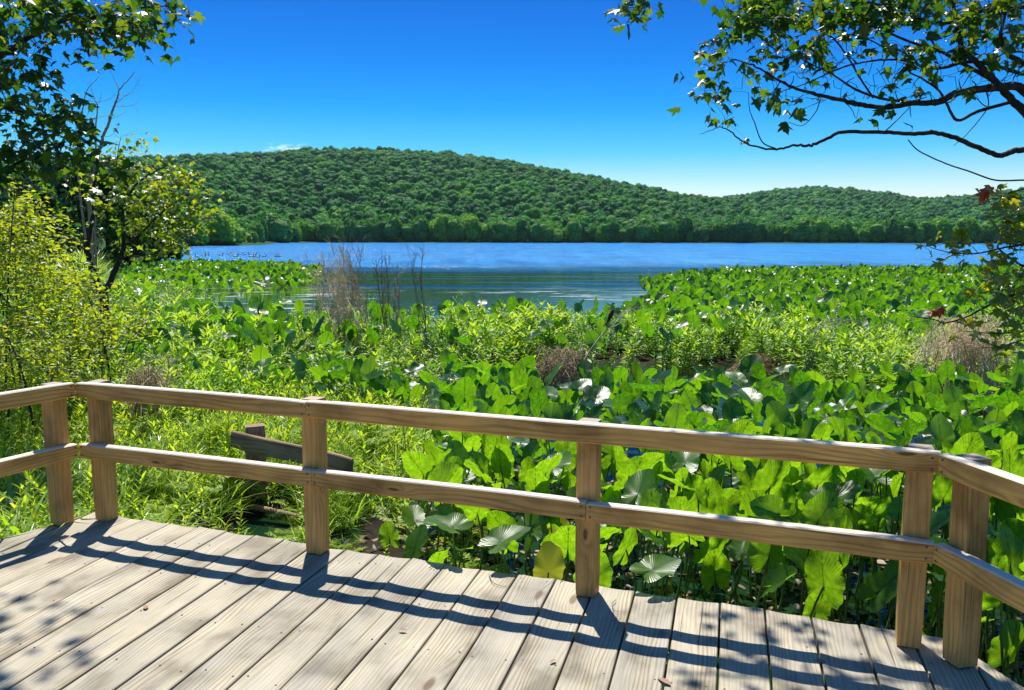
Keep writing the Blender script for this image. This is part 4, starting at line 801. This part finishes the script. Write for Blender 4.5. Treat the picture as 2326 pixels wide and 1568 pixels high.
for i in range(12): tube(W_, spline([PT(1380, 745, 13.6), PT(1392+rng.normal()*6, 755, 13.5), PT(1390+rng.normal()*14, 790+rng.normal()*8, 13.5)], 3), .004, .002, 3)
plant_obj('leaning_dead_reed', 'dark leaning dead stem with frayed pale grass at its top', 'dead reed', W_, M_dryp)

# bird on the leaning stem, geese on the lake
M_bird = simple_mat('brown_plumage', (.03, .015, .01), (.10, .045, .03), 60, .8, .2)
def loft_bird(name, path, radii, mat, extra=None, sides=10):
    a = Acc(); tube(a, spline(path, 4), np.interp(np.linspace(0, 1, (len(path)-1)*4+1), np.linspace(0, 1, len(radii)), radii), 0, sides)
    for p_ in (extra or []): tube(a, *p_)
    return obj(name, a.mesh(name, [mat]))
o = loft_bird('small_bird', [(0, -.16, -.07), (0, -.09, -.04), (0, -.04, 0), (0, .0, .03), (0, .035, .062), (0, .055, .075), (0, .075, .074)], [.006, .014, .030, .036, .024, .018, .003], M_bird, [([(.01, 0, 0), (.01, .0, -.05)], .002, .002, 4), ([(-.01, 0, 0), (-.01, 0, -.05)], .002, .002, 4)])
o.location = tuple(PT(1389, 719, 13.55)); o.rotation_euler = (R(25), 0, R(-70)); o.scale = (1.15,)*3; tag(o, 'small brown bird perched on the leaning dead stem', 'bird')
m, nt, l = newmat('goose_plumage'); g = nt.nodes.new('ShaderNodeTexCoord'); s_ = nt.nodes.new('ShaderNodeSeparateXYZ'); l(g.outputs['Object'], s_.inputs[0]); p = nt.nodes.new('ShaderNodeBsdfPrincipled')
hd = ramp(nt, s_.outputs[2], [(.17, (.30, .24, .19)), (.2, (.012, .012, .012))]); l(mixc(nt, ramp(nt, s_.outputs[1], [(.10, (1, 1, 1)), (.16, (0, 0, 0))]), mixc(nt, 0., hd, hd), (.17, .13, .10)), p.inputs['Base Color']); nt.nodes.remove(p) if False else None
l(hd, p.inputs['Base Color']); o_ = nt.nodes.new('ShaderNodeOutputMaterial'); l(p.outputs[0], o_.inputs[0]); M_goose = m
g0 = loft_bird('goose', [(0, -.38, .10), (0, -.25, .08), (0, -.08, .05), (0, .10, .05), (0, .22, .12), (0, .24, .24), (0, .25, .36), (0, .31, .40), (0, .38, .39)], [.02, .09, .145, .145, .085, .040, .036, .042, .008], M_goose)
gl_ = sorted([(265, 405), (297, 396), (427, 400), (515, 398), (533, 395), (600, 391), (645, 390), (700, 390), (742, 390), (563, 413), (713, 413), (735, 412), (770, 416), (830, 411), (947, 410), (961, 410), (208, 414)])
for i, (zx, zy) in enumerate(gl_):
    p_ = G((700+zx*.43)/1.7617, (850+zy*.43)/1.7617+1.0, WZ); o = g0 if i == 0 else g0.copy()
    if i: COL.objects.link(o)
    o.location = tuple(p_-np.array([0, 0, .02])); o.rotation_euler = (0, 0, R(90 if rng.random() < .5 else -90)+rng.normal()*.4); tag(o, 'small brown black-necked goose, %s in the flock on the lake' % ordl(i, 17), 'goose', 'geese swimming on the lake')

# ------------------------------------------------------------------ trees
def Z4(L_, Y, dy=0): return [PT(x*.36204, y*.36204, Y+dy*k) for k, (x, y) in enumerate(L_)]     # picture coordinates read from an enlarged view
def Z6(L_, Y, dy=0): return [PT(1362.3+.4139*x, .4139*y, Y+dy*k) for k, (x, y) in enumerate(L_)]
def Z9(L_, Y, dy=0): return [PT(1986.7+.2534*x, 397.3+.2534*y, Y+dy*k) for k, (x, y) in enumerate(L_)]
# right maple
w, f = Acc(), Acc(); tb = np.array([5.0, 6.3, WZ+.1]); T1 = tb+[.0, .1, 1.6]; T2 = tb+[-.1, .1, 2.6]; T3 = tb+[-.25, .2, 4.2]; T4 = tb+[-.6, .3, 6.5]
lim = [([tb, T1, T2, T3, T4], .13, .05),
 ([T2, PT(2420, 300, 6.1)]+Z6([(2326, 495), (2200, 480), (2060, 495), (1950, 515), (1860, 560), (1720, 570), (1560, 590), (1420, 575), (1300, 545), (1190, 520), (1060, 480), (960, 430), (880, 380), (800, 345), (720, 325)], 6.0, .07), .034, .003),
 ([T1+[0, 0, .4], PT(2400, 330, 6.2)]+Z6([(2326, 610), (2260, 550), (2170, 450), (2060, 340), (1985, 270), (1960, 150), (1940, 40), (1925, -60)], 6.2), .034, .009),
 (Z6([(2170, 450), (2080, 400), (1980, 345), (1860, 280), (1700, 230), (1500, 150), (1300, 120), (1100, 60)], 6.2, .06), .018, .004),
 ([T1, PT(2440, 350, 6.3)]+Z6([(2326, 825), (2250, 835), (2195, 855), (2100, 820), (1950, 760), (1840, 730), (1700, 735), (1560, 728), (1330, 728), (1240, 765), (1170, 795), (1120, 800), (1060, 800), (970, 820), (850, 805), (770, 770), (710, 720), (660, 700), (610, 715), (550, 738)], 6.3, .03), .025, .002),
 (Z6([(970, 820), (890, 780), (850, 680), (820, 600), (815, 510)], 6.7), .006, .002), (Z6([(1845, 735), (1825, 722), (1812, 715)], 6.45), .014, .006),
 (Z6([(1560, 725), (1620, 670), (1700, 590)], 6.5), .005, .003), (Z6([(1690, 768), (1750, 830), (1900, 900), (2020, 940), (2170, 990), (2326, 990), (2420, 1000)], 6.0), .004, .007),
 (Z6([(2326, 410), (2120, 350), (2000, 342), (1900, 370), (1800, 375), (1680, 335), (1560, 330), (1400, 350), (1260, 400), (1130, 460), (1000, 500)], 6.3, .05), .014, .003),
 (Z6([(2260, 560), (2080, 610), (1960, 660), (1900, 570), (1860, 500), (1780, 440), (1700, 400)], 6.3), .014, .005),
 (Z6([(2480, 480), (2326, 350), (2240, 300), (2200, 200), (2230, 60), (2260, -40)], 5.9), .02, .006), (Z6([(1720, 560), (1560, 545), (1420, 500), (1350, 460), (1260, 400), (1150, 350), (1050, 290)], 6.5), .012, .003),
 (Z6([(1210, 545), (1180, 620), (1110, 690), (1030, 670)], 6.8), .005, .002), (Z6([(1340, 560), (1380, 600), (1405, 650), (1418, 600)], 6.7), .004, .0015),
 (Z6([(2120, 500), (2130, 580), (2080, 660), (2000, 750), (1940, 800)], 6.3), .005, .002), (Z6([(1600, 300), (1500, 230), (1350, 190), (1250, 240), (1180, 330)], 6.5), .006, .002),
 (Z6([(1500, 540), (1420, 420), (1350, 300), (1250, 190), (1100, 150), (900, 120), (780, 60)], 6.6), .008, .003), (Z6([(2326, 40), (2100, 60), (1900, 130), (1700, 90), (1500, 20), (1300, -20), (1050, -10), (860, 30)], 6.3, .03), .016, .004),
 ([T3, PT(2150, -150, 6.3), PT(1900, -200, 6.4), PT(1500, -160, 6.6), PT(1430, -60, 6.8), PT(1440, 10, 6.8)], .03, .003),
 ([T4, T4+[-1.2, -.3, .5], T4+[-2.6, -.5, .4], T4+[-4, -.6, .1]], .04, .008)]
def Z6b(L_): return [(1362.3+.4139*x, .4139*y, .4139*r, Y, n) for x, y, r, Y, n in L_]
tg = blob_targets(Z6b([(800, 60, 90, 6.7, 30), (930, 60, 90, 6.6, 22), (850, 200, 90, 6.7, 24), (700, 170, 50, 6.8, 10), (640, 300, 60, 6.8, 12), (620, 280, 40, 6.8, 6), (980, 230, 70, 6.7, 12), (1050, 60, 90, 6.5, 18), (1180, 80, 110, 6.5, 24), (1330, 50, 100, 6.5, 24), (1480, 60, 110, 6.4, 28), (1640, 50, 90, 6.3, 24), (1800, 50, 90, 6.2, 22), (1960, 40, 80, 6.2, 18), (2120, 50, 90, 6.1, 18), (2260, 60, 90, 6.0, 20),
    (580, 440, 40, 6.9, 7), (560, 510, 45, 6.9, 9), (660, 490, 50, 6.9, 10), (630, 550, 30, 6.9, 4), (790, 470, 30, 6.8, 3), (930, 560, 50, 6.8, 7), (1040, 560, 40, 6.8, 5), (710, 660, 50, 6.7, 7), (850, 400, 40, 6.8, 4), (1050, 380, 60, 6.7, 8), (1110, 270, 50, 6.6, 8), (1220, 230, 50, 6.6, 8), (1440, 250, 40, 6.5, 4), (1650, 290, 70, 6.4, 9), (1560, 210, 60, 6.4, 7), (1760, 250, 50, 6.3, 6), (1880, 220, 50, 6.2, 3), (1610, 420, 40, 6.4, 2), (2060, 180, 80, 6.1, 5), (2200, 200, 100, 6.0, 9), (2290, 300, 70, 6.0, 7), (2180, 380, 60, 6.0, 4), (2020, 360, 40, 6.1, 2), (1600, 510, 25, 6.4, 2),
    (100, 75, 25, 6.8, 3), (160, 50, 40, 6.8, 6), (240, 45, 40, 6.8, 7), (200, 10, 40, 6.8, 5), (1500, -120, 900, 6.3, 150)]), .28)
tg = [q for q in tg if rng.random() < (1. if proj(q)[1] < 60 else .68)]
grow(w, f, lim, tg, MAPLES, .108, 1.75, .075, .0045)
bt = []
for _ in range(260): q = rng.random(); bt.append((Z6([(rng.uniform(900, 2326), rng.uniform(230, 560))], rng.uniform(6.0, 6.7)))[0])
grow(w, None, lim[1:3]+lim[9:13], bt, None, 0, 0, 0, .0055, minr=.0024)
def dapple(nn, x0, x1, y0, y1, z0, z1): # crown out of the picture that shades the deck
    out = []
    for _ in range(nn):
        q = G(rng.uniform(x0, x1), rng.uniform(y0, y1)); z = rng.uniform(z0, z1); out.append(q+SUN*z/SUN[2])
    return out
ov = dapple(85, 1640, 2500, 1390, 1640, 4.2, 5.2)+dapple(40, 2100, 2700, 1300, 1700, 4.0, 5.2)+dapple(20, 2000, 2400, 1010, 1200, 3.6, 4.4)
grow(w, f, [([T4, T4+[-1.5, -.4, -.3], T4+[-3, -.8, -.9], T4+[-4.2, -1.0, -1.4]], .04, .01), ([T3, T3+[-1.2, -1, .4], T3+[-2.4, -1.6, .3]], .03, .008)], ov, MAPLES, .10, 3.0, .11, .006)
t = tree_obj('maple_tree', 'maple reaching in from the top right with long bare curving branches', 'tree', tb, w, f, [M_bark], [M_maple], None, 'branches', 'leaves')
# lower right maple sapling
w, f = Acc(), Acc(); sbx = np.array([3.95, 5.2, WZ+.1]); lim = [([sbx, sbx+[0, 0, .9], sbx+[-.05, .1, 1.7], sbx+[-.1, .2, 2.5]], .03, .012),
 ([sbx+[0, 0, .8]]+Z9([(1500, 1000), (1335, 1060), (1200, 1090), (1000, 1180), (830, 1270), (620, 1330), (540, 1300), (330, 1270)], 5.6, .03), .012, .0025), ([sbx+[-.05, .1, 1.5]]+Z9([(1450, 850), (1335, 820), (1230, 760), (1100, 650), (1150, 590), (1250, 500)], 5.7), .011, .003),
 (Z9([(1420, 600), (1250, 640), (1170, 650), (1000, 690), (850, 710), (700, 700), (560, 670), (470, 640)], 5.7), .008, .002), ([sbx+[-.1, .1, 2.1]]+Z9([(1450, 100), (1335, 130), (1200, 160), (1080, 180)], 5.7), .008, .002),
 ([sbx+[0, 0, .5]]+Z9([(1500, 1450), (1335, 1405), (1150, 1420), (950, 1415), (780, 1400)], 5.5), .008, .002), ([sbx+[0, 0, .4]]+Z9([(1500, 1450), (1335, 1480), (1150, 1530), (900, 1560)], 5.4), .007, .002)]
Z9b = lambda L_: [(1986.7+.2534*x, 397.3+.2534*y, .2534*r, Y, n) for x, y, r, Y, n in L_]
tg = blob_targets(Z9b([(1060, 140, 50, 5.7, 3), (1230, 200, 70, 5.7, 6), (1200, 370, 110, 5.7, 9), (1290, 480, 90, 5.7, 9), (1200, 560, 90, 5.7, 7), (1290, 640, 60, 5.7, 5), (740, 470, 55, 5.7, 3), (780, 560, 60, 5.7, 4), (470, 650, 30, 5.7, 2), (550, 650, 30, 5.7, 1), (690, 650, 45, 5.7, 3), (860, 640, 30, 5.7, 1), (1080, 770, 45, 5.7, 2), (1180, 740, 60, 5.7, 4), (1060, 860, 60, 5.6, 4), (1100, 940, 70, 5.6, 5), (960, 1020, 60, 5.6, 3), (930, 1120, 45, 5.6, 2), (1060, 1050, 70, 5.6, 4), (1250, 950, 90, 5.6, 7), (1260, 1130, 90, 5.6, 7), (860, 1320, 60, 5.5, 3), (760, 1380, 50, 5.5, 3), (1200, 1230, 70, 5.5, 5), (1080, 1500, 50, 5.5, 3), (1280, 1350, 70, 5.5, 5), (1200, 1550, 80, 5.5, 5)]), .12)
grow(w, f, lim, tg, MAPLES, .085, 2.2, .05, .003)
rp = [Z9([(560, 1225)], 5.6)[0], Z9([(610, 1195)], 5.6)[0], Z9([(590, 1215)], 5.62)[0]]
for p_ in rp: f.stamp(MAPLES[0], basis(np.array([[-.6, .1, -.3]])+rng.normal(size=(1, 3))*.2, np.array([[0, -.5, 1.]]), np.array([.09])), [p_], 1)
for p_ in Z9([(1040, 110), (1000, 150)], 5.7): f.stamp(MAPLES[1], basis(np.array([[-.3, .1, -.8]]), np.array([[0, -1., .4]]), np.array([.1])), [p_], 1)
tree_obj('maple_sapling', 'slender maple sapling at the right edge with yellow-green and orange-red leaves', 'tree', sbx, w, f, [M_twig], [leaf_mat('sapling_leaf', [(.09, .14, .02), (.15, .18, .025), (.2, .2, .04)], [(.40, .50, .01), (.65, .70, .012), (.85, .65, .02)], .42, .3, .9), M_mapler], None, 'branches', 'leaves')
# left maple
w, f = Acc(), Acc(); tb = np.array([-7.4, 8.6, WZ+.15]); T1, T2, T3 = tb+[0, 0, 1.9], tb+[.1, 0, 3.6], tb+[.3, -.2, 6.5]
lim = [([tb, T1, T2, T3], .14, .06), ([T2, PT(-150, 190, 8.5), PT(0, 125, 8.3), PT(40, 105, 8.3), PT(75, 82, 8.3), PT(150, 45, 8.3), PT(230, 38, 8.3), PT(300, 20, 8.3), PT(400, 12, 8.3)], .04, .004),
 ([T1+[0, 0, .8], PT(-150, 250, 8.2), PT(0, 245, 8.0), PT(80, 262, 8.0), PT(150, 270, 8.0), PT(205, 290, 8.0)], .025, .003), ([T1+[0, 0, .2], PT(-120, 420, 8.0), PT(0, 392, 7.9), PT(60, 362, 7.9), PT(150, 362, 7.9), PT(250, 372, 7.9)], .025, .003), (Z4([(-60, 700), (0, 710), (130, 715), (260, 740), (330, 700)], 8.0), .006, .003),
 ([T3, T3+[.4, -.6, .2], T3+[.6, -1, -.2]], .04, .012)]
tg = blob_targets([(40, 25, 50, 8.3, 26), (120, 25, 50, 8.3, 26), (200, 30, 48, 8.3, 24), (280, 30, 45, 8.3, 22), (350, 30, 40, 8.3, 16), (395, 15, 22, 8.3, 6), (415, 35, 14, 8.3, 3), (345, 75, 25, 8.3, 6), (175, 85, 35, 8.3, 10), (190, 112, 14, 8.3, 3), (290, 85, 25, 8.3, 5), (255, 70, 25, 8.3, 5), (90, 75, 40, 8.3, 8), (20, 75, 35, 8.3, 10), (230, 92, 18, 8.3, 3),
    (45, 130, 25, 8.0, 5), (85, 160, 25, 8.0, 7), (105, 175, 14, 8.0, 3), (8, 170, 28, 8.0, 9), (30, 218, 22, 8.0, 6), (60, 240, 26, 8.0, 7), (110, 265, 30, 8.0, 11), (150, 265, 32, 8.0, 12), (195, 290, 28, 8.0, 10), (40, 315, 48, 7.9, 15), (100, 325, 48, 7.9, 14), (150, 345, 42, 7.9, 11), (60, 375, 50, 7.9, 14), (130, 390, 40, 7.9, 9), (190, 380, 35, 7.9, 10), (245, 375, 25, 7.9, 6), (10, 400, 45, 7.9, 16), (280, 385, 20, 7.9, 3), (-80, 200, 90, 8.0, 40), (100, -80, 150, 8.3, 40)], .25)
grow(w, f, lim, tg, MAPLES, .135, 2.3, .10, .006)
ov = dapple(14, -40, 150, 1350, 1470, 5.6, 6.4)+dapple(30, -200, 150, 1480, 1660, 5.6, 6.4)
grow(w, f, [([T3, T3+[1.2, -1.0, -.1], T3+[2.4, -2.4, -.2], T3+[3.6, -3.6, -.4]], .04, .01)], ov, MAPLES, .11, 2.4, .10, .006)
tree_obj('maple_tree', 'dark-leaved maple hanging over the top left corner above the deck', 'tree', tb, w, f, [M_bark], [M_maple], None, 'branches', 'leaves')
# forked tree
w, f = Acc(), Acc(); Y = 13.; fb = PT(238, 700, Y); fb[2] = WZ+.15; fk = PT(236, 672, Y)
lim = [([fb, fk], .085, .07), ([fk, PT(216, 630, Y), PT(203, 590, Y), PT(199, 560, Y), PT(205, 520, Y), PT(213, 480, Y), PT(212, 430, Y), PT(222, 380, Y), PT(214, 345, Y)], .055, .012), ([fk, PT(262, 612, Y), PT(281, 560, Y), PT(278, 500, Y), PT(288, 450, Y), PT(320, 410, Y), PT(380, 375, Y-.3)], .05, .008),
 ([PT(200, 572, Y), PT(185, 560, Y), PT(165, 540, Y), PT(148, 535, Y), PT(132, 513, Y)], .018, .008), ([PT(281, 560, Y), PT(320, 530, Y-.2), PT(370, 480, Y-.4), PT(430, 440, Y-.5), PT(470, 420, Y-.5)], .02, .004), ([PT(279, 585, Y), PT(330, 580, Y), PT(390, 560, Y+.2), PT(430, 545, Y+.3)], .014, .003), ([PT(213, 450, Y), PT(190, 410, Y), PT(170, 380, Y)], .012, .004), ([PT(288, 450, Y), PT(265, 400, Y), PT(268, 345, Y), PT(275, 310, Y)], .012, .003)]
tg = blob_targets([(x, y, r_, Y_, max(2, int(n_*.72))) for x, y, r_, Y_, n_ in [(400, 415, 38, 12.6, 26), (350, 435, 45, 12.8, 34), (300, 425, 40, 13, 24), (330, 500, 50, 13, 36), (415, 480, 45, 12.6, 32), (455, 445, 18, 12.5, 8), (440, 520, 18, 12.7, 6), (380, 545, 45, 13, 30), (300, 560, 30, 13.2, 10), (230, 430, 35, 13, 14), (180, 410, 25, 13, 8), (380, 385, 22, 12.8, 8), (415, 570, 18, 13, 5), (330, 345, 20, 13, 4), (275, 345, 25, 13, 8), (255, 380, 30, 13, 10), (320, 390, 35, 13, 12), (250, 490, 30, 13, 10), (350, 590, 30, 13, 6), (432, 408, 10, 12.6, 3), (478, 452, 6, 12.5, 2), (285, 315, 12, 13, 3), (325, 330, 8, 13, 2)]], .35)
grow(w, f, lim, tg, MAPLES, .10, 5, .11, .008)
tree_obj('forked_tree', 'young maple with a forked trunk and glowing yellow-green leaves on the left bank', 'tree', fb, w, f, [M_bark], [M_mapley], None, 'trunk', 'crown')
# bare dead tree behind it
w = Acc(); Y = 19.; db = PT(215, 640, Y); db[2] = WZ+.15
lim = [([db]+Z4([(560, 1300), (600, 1050), (625, 940), (650, 850), (680, 780), (705, 700), (722, 650), (740, 600), (750, 560), (790, 520), (845, 450)], Y), .05, .006), (Z4([(750, 560), (722, 510), (690, 430)], Y), .010, .003), ([db]+Z4([(500, 1200), (490, 950), (500, 800), (515, 700), (525, 660), (535, 600), (560, 545), (625, 480)], Y+.4), .03, .004), ([db]+Z4([(590, 1200), (600, 950), (600, 800), (612, 670), (590, 620), (570, 550)], Y-.3), .03, .004),
 (Z4([(525, 665), (600, 645), (680, 625), (722, 590)], Y), .007, .004), (Z4([(725, 670), (800, 668), (850, 652), (880, 625)], Y), .006, .002), (Z4([(700, 745), (750, 725), (790, 705)], Y), .006, .002), (Z4([(725, 650), (790, 600), (840, 560), (890, 470)], Y), .008, .002), (Z4([(850, 537), (900, 540), (940, 520)], Y), .004, .002), (Z4([(660, 860), (700, 850), (740, 800), (750, 785)], Y), .006, .002), (Z4([(735, 600), (800, 600), (850, 580), (885, 572)], Y), .005, .002), (Z4([(620, 650), (635, 600), (640, 575)], Y), .005, .002), (Z4([(640, 930), (680, 900), (740, 890), (770, 870)], Y), .006, .002)]
bt = [Z4([(rng.uniform(490, 900), rng.uniform(480, 900))], Y+rng.normal()*.3)[0] for _ in range(45)]; bt = [b for b in bt]
grow(w, None, lim, [q for q in bt if True][:34], None, 0, 0, 0, .004, minr=.0025, sag=0)
tree_obj('dead_tree', 'bare grey dead tree with thin forked branches against the sky at the left', 'dead tree', db, w, None, [M_dead], None, None, 'trunk')
# left shrubs
def shrub(label, blobs, Y, base, ls=.06, per=7, mat=M_shrub, name='shrub', stems=5, spread=.10):
    w, f = Acc(), Acc(); tg = blob_targets(blobs, .45); lim = []
    for k in range(stems):
        q = tg[rng.integers(0, len(tg))]; b = base+rng.normal(size=3)*[.25, .25, 0]; lim.append(([b, b*.5+q*.5+[0, 0, .25], q], .016, .004))
    grow(w, f, lim, tg, [OVAL], ls, per, spread, .005, up=.75, minr=.001); tree_obj(name, label, 'shrub', base, w, f, [M_twig], [mat], None, 'stems', 'foliage')
def base_at(px, Y): p = PT(px, 800, Y); p[2] = float(gz(p[0], p[1])); return p
shrub('tall bright yellow-green shrub at the left edge below the dark maple', [(20, 480, 60, 9.6, 60), (70, 520, 60, 9.6, 60), (20, 600, 70, 9.6, 75), (100, 600, 50, 9.6, 45), (50, 690, 75, 9.4, 80), (-50, 560, 90, 9.6, 60), (10, 430, 30, 9.6, 10)], 9.6, base_at(20, 9.8), .072)
shrub('rounded yellow-green shrub left of the forked tree', [(150, 650, 55, 9.8, 55), (200, 700, 60, 9.8, 65), (120, 750, 70, 9.6, 70), (230, 760, 45, 9.8, 40), (180, 810, 60, 9.6, 50)], 9.8, base_at(170, 9.9), .072)
shrub('lower leafy green shrub just behind the left corner of the railing', [(40, 790, 70, 8.0, 70), (110, 830, 50, 8.0, 50), (10, 850, 60, 8.0, 50), (170, 850, 35, 8.0, 22), (60, 740, 45, 8.0, 30)], 8.0, base_at(70, 8.0), .058)
shrub('sunlit small-leaved shrub at the foot of the forked tree', [(150, 620, 26, 10.5, 24), (145, 560, 28, 10.5, 18), (300, 735, 42, 10.2, 36), (235, 745, 45, 10.2, 36)], 10.5, base_at(220, 10.5), .065)
# trees behind on the left bank
def back_tree(px, Y, ytop, wpx, kind, label, seed):
    r = np.random.default_rng(seed); b = base_at(px, Y); top = PT(px, ytop, Y)[2]; H = top-b[2]; rad = wpx/F*Y; w, f = Acc(), Acc(); tube(w, spline([b, b+[.1, 0, H*.4], b+[0, .1, H*.9]], 5), .012*H+.04, .03, 7)
    C = []
    for k in range(60 if kind else 46):
        t = r.uniform(.12, 1)
        if kind: rr = rad*(1-t)**.8*r.uniform(.5, 1.05)+.15
        else: rr = rad*math.sin(math.pi*min(.97, .18+t*.78))**.7*r.uniform(.35, 1)
        an = r.uniform(0, 6.28); c = b+np.array([rr*math.cos(an), rr*math.sin(an), H*t*.97]); C.append(c)
        if k % 3 == 0: q = b+[0, 0, H*t*.7]; tube(w, [q, (q+c)/2+[0, 0, .1], c], .03, .01, 4)
    n = 5200; c = np.array(C)[r.integers(0, len(C), n)]; g_ = r.normal(size=(n, 3)); g_ = g_/np.linalg.norm(g_, axis=1, keepdims=True)*r.random((n, 1))**.4
    P_ = c+g_*rad*[.30, .30, .20 if not kind else .12]*1.1; ls = (.16 if not kind else .13)*Y/40+.04
    f.stamp(LANCE if kind else OVAL, basis(r.normal(size=(n, 3))+[0, 0, -.2], r.normal(size=(n, 3))*.6+[0, 0, 1], ls*r.uniform(.7, 1.4, n)), P_)
    tree_obj('conifer_tree' if kind else 'bank_tree', label, 'tree', b, w, f, [M_bark], [M_conif if kind else M_back], None)
for i, (px, Y, yt, wp, kd, lab) in enumerate([(-40, 34, 340, 60, 0, 'green tree at the far left edge behind the shrubs'), (25, 38, 385, 50, 0, 'broad green tree behind the left maple leaves'), (80, 36, 372, 42, 1, 'dark conifer-like tree between the left shrubs and the maple boughs'), (120, 42, 400, 38, 0, 'mid green tree on the left bank right of the dark conifer'), (165, 46, 368, 36, 1, 'dark narrow tree directly behind the dead tree'), (205, 44, 372, 42, 1, 'tall dark tree behind the forked trunk'), (255, 48, 352, 50, 0, 'rounded dark green tree top behind the bare dead branches'), (305, 56, 395, 42, 0, 'green tree on the left bank behind the glowing maple'), (350, 66, 430, 38, 0, 'distant green tree partly hidden by the glowing maple'), (392, 90, 450, 40, 0, 'hazy green tree near the water at the end of the left bank'), (150, 30, 490, 40, 0, 'low bushy tree rising from the reeds'), (60, 30, 470, 45, 0, 'low bushy tree at the left edge above the shrubs')]):
    back_tree(px, Y, yt, wp, kd, lab, 900+i)
# small litter on the deck
M_dleaf = simple_mat('dead_leaf', (.20, .11, .07), (.42, .27, .19), 60, .8, .2)
for i, (px, py, s) in enumerate([(1522, 1558, .035), (1508, 1432, .03), (905, 1432, .02), (330, 1385, .024), (1262, 1500, .018), (1850, 1500, .022)]):
    V, T, U = OVAL; o = obj('fallen_leaf', mesh_tri('fallen_leaf', V*[1, 1, .6], T, U, [M_dleaf])); o.location = tuple(G(px, py)+[0, 0, .004]); o.scale = (s*2,)*3; o.rotation_euler = (.1, .1, i*2.+.6); tag(o, ['small pinkish-brown curled leaf by a board gap at the bottom of the deck', 'small pale dead leaf lying in the rail shadow on the deck', 'tiny curled brown leaf scrap on the deck, bottom centre-left', 'tiny brown leaf scrap on the left part of the deck', 'tiny leaf scrap in front of the middle post shadow', 'tiny leaf scrap on the dappled right part of the deck'][i], 'dead leaf')
for i, (pts, lab) in enumerate([([(1110, 1305), (1118, 1322), (1135, 1330), (1150, 1332)], 'thin dark bent twig on the deck near its front edge'), ([(1398, 1362), (1390, 1372), (1394, 1385), (1406, 1390)], 'small curled tendril lying across a board gap right of the middle post'), ([(975, 1290), (985, 1284), (1000, 1288)], 'tiny wiry twig at the deck edge between the two middle posts')]):
    W_ = Acc(); tube(W_, spline([G(*q, .004) for q in pts], 4), .0022, .0012, 5); plant_obj('fallen_twig', lab, 'twig', W_, M_dryd)

# more small herbs among the near grass
GH = [shoot(560+i, [M_fern, M_reds], .5, 11, .10, tilt=1.1) for i in range(5)]
P = GP[rng.random(len(GP)) < .45]; herbs('yellow_herbs', P, GH, (.6, 1.25), 'yellow-green small leafy herbs growing through the grass by the broken fence')
# ------------------------------------------------------------------ air
x0, x1, y0, y1, z0, z1 = -3200, 3200, -80, 4800, -6., 250.
hb = obj('haze', mesh_tri('haze', [(x0, y0, z0), (x1, y0, z0), (x1, y1, z0), (x0, y1, z0), (x0, y0, z1), (x1, y0, z1), (x1, y1, z1), (x0, y1, z1)], [(0, 3, 2, 1), (4, 5, 6, 7), (0, 1, 5, 4), (1, 2, 6, 5), (2, 3, 7, 6), (3, 0, 4, 7)], None, [], None, False)); tag(hb, 'thin blue summer haze over the lake and hills', 'haze', None, 'stuff')
m, nt, l = newmat('summer_haze'); v = nt.nodes.new('ShaderNodeVolumePrincipled'); v.inputs['Color'].default_value = (.55, .80, 1, 1); v.inputs['Density'].default_value = .000030; v.inputs['Anisotropy'].default_value = .3
o_ = nt.nodes.new('ShaderNodeOutputMaterial'); l(v.outputs[0], o_.inputs['Volume']); hb.data.materials.append(m)

# dead leaves and litter on the mud and water by the deck
LF = [mesh_tri('litter_form', OVAL[0]*[1, 1, q], OVAL[1], OVAL[2], [M_litter]) for M_litter in [leaf_mat('litter_leaf', [(.03, .018, .01), (.09, .055, .025), (.20, .13, .06), (.35, .25, .13)], [(.1, .05, .02), (.2, .12, .04)], .15, .5, .4, False)] for q in (.3, -1.2, 2.)]
P = jgrid(-1.2, 5.5, 2.6, 8.6, .052); P = P[(np.minimum(np.where(P[:, 0] < cr_[0]+.2, (P-cl)@fn, 9), np.where(rdv@(P-cr_).T > 0, (P-cr_)@rn, 9)) > -.15)]; P = P[rng.random(len(P)) < np.clip(.75-.09*(P[:, 1]-3), .1, 1)*np.clip(.55+.6*blur_noise(P[:, 0], P[:, 1], 2.4, 41), 0, 1)]
n = len(P); zg = np.maximum(gz(P[:, 0], P[:, 1]), WZ)+.012; sc = rng.uniform(.04, .11, n)
scatter('leaf_litter', LF, np.stack([P[:, 0], P[:, 1], zg], -1), np.stack([rng.normal(0, .25, n), rng.normal(0, .25, n), rng.uniform(0, 6.28, n)], -1), np.stack([sc]*3, -1), rng.integers(0, 3, n), 'brown dead leaves and debris lying in the dark water below the deck', 'leaf litter')
P = jgrid(-2.0, -.2, 4.6, 8.5, .16); P = P[((P-cl)@fn > .12) & (rng.random(len(P)) < .4)]; herbs('shaded_ferns', P, FN+GH[:2], (.4, .9), 'sparse ferns and small herbs in the dark gap beside the second post', None, 'ferns')

a_, b_, c_, d_ = (cl+unit(np.array([0, 1.])-cl)*.15), cr_+np.array([-.15, -.12]), np.array([4.5, -1.5]), np.array([-5., -1.5])
obj('under_deck_dark_sheet', mesh_tri('under_deck_dark_sheet', [(a_[0]-3.2, a_[1]-2.2, -.42), (a_[0]+.3, a_[1]-.25, -.42), (b_[0], b_[1], -.42), (c_[0], 0.4, -.42), (c_[0], c_[1], -.42), (d_[0], d_[1], -.42)], [(0, 1, 5), (1, 2, 5), (2, 3, 5), (3, 4, 5)], None, [M_mud]))['kind'] = 'structure'  # added dark sheet, keeps lit water from showing through the board gaps
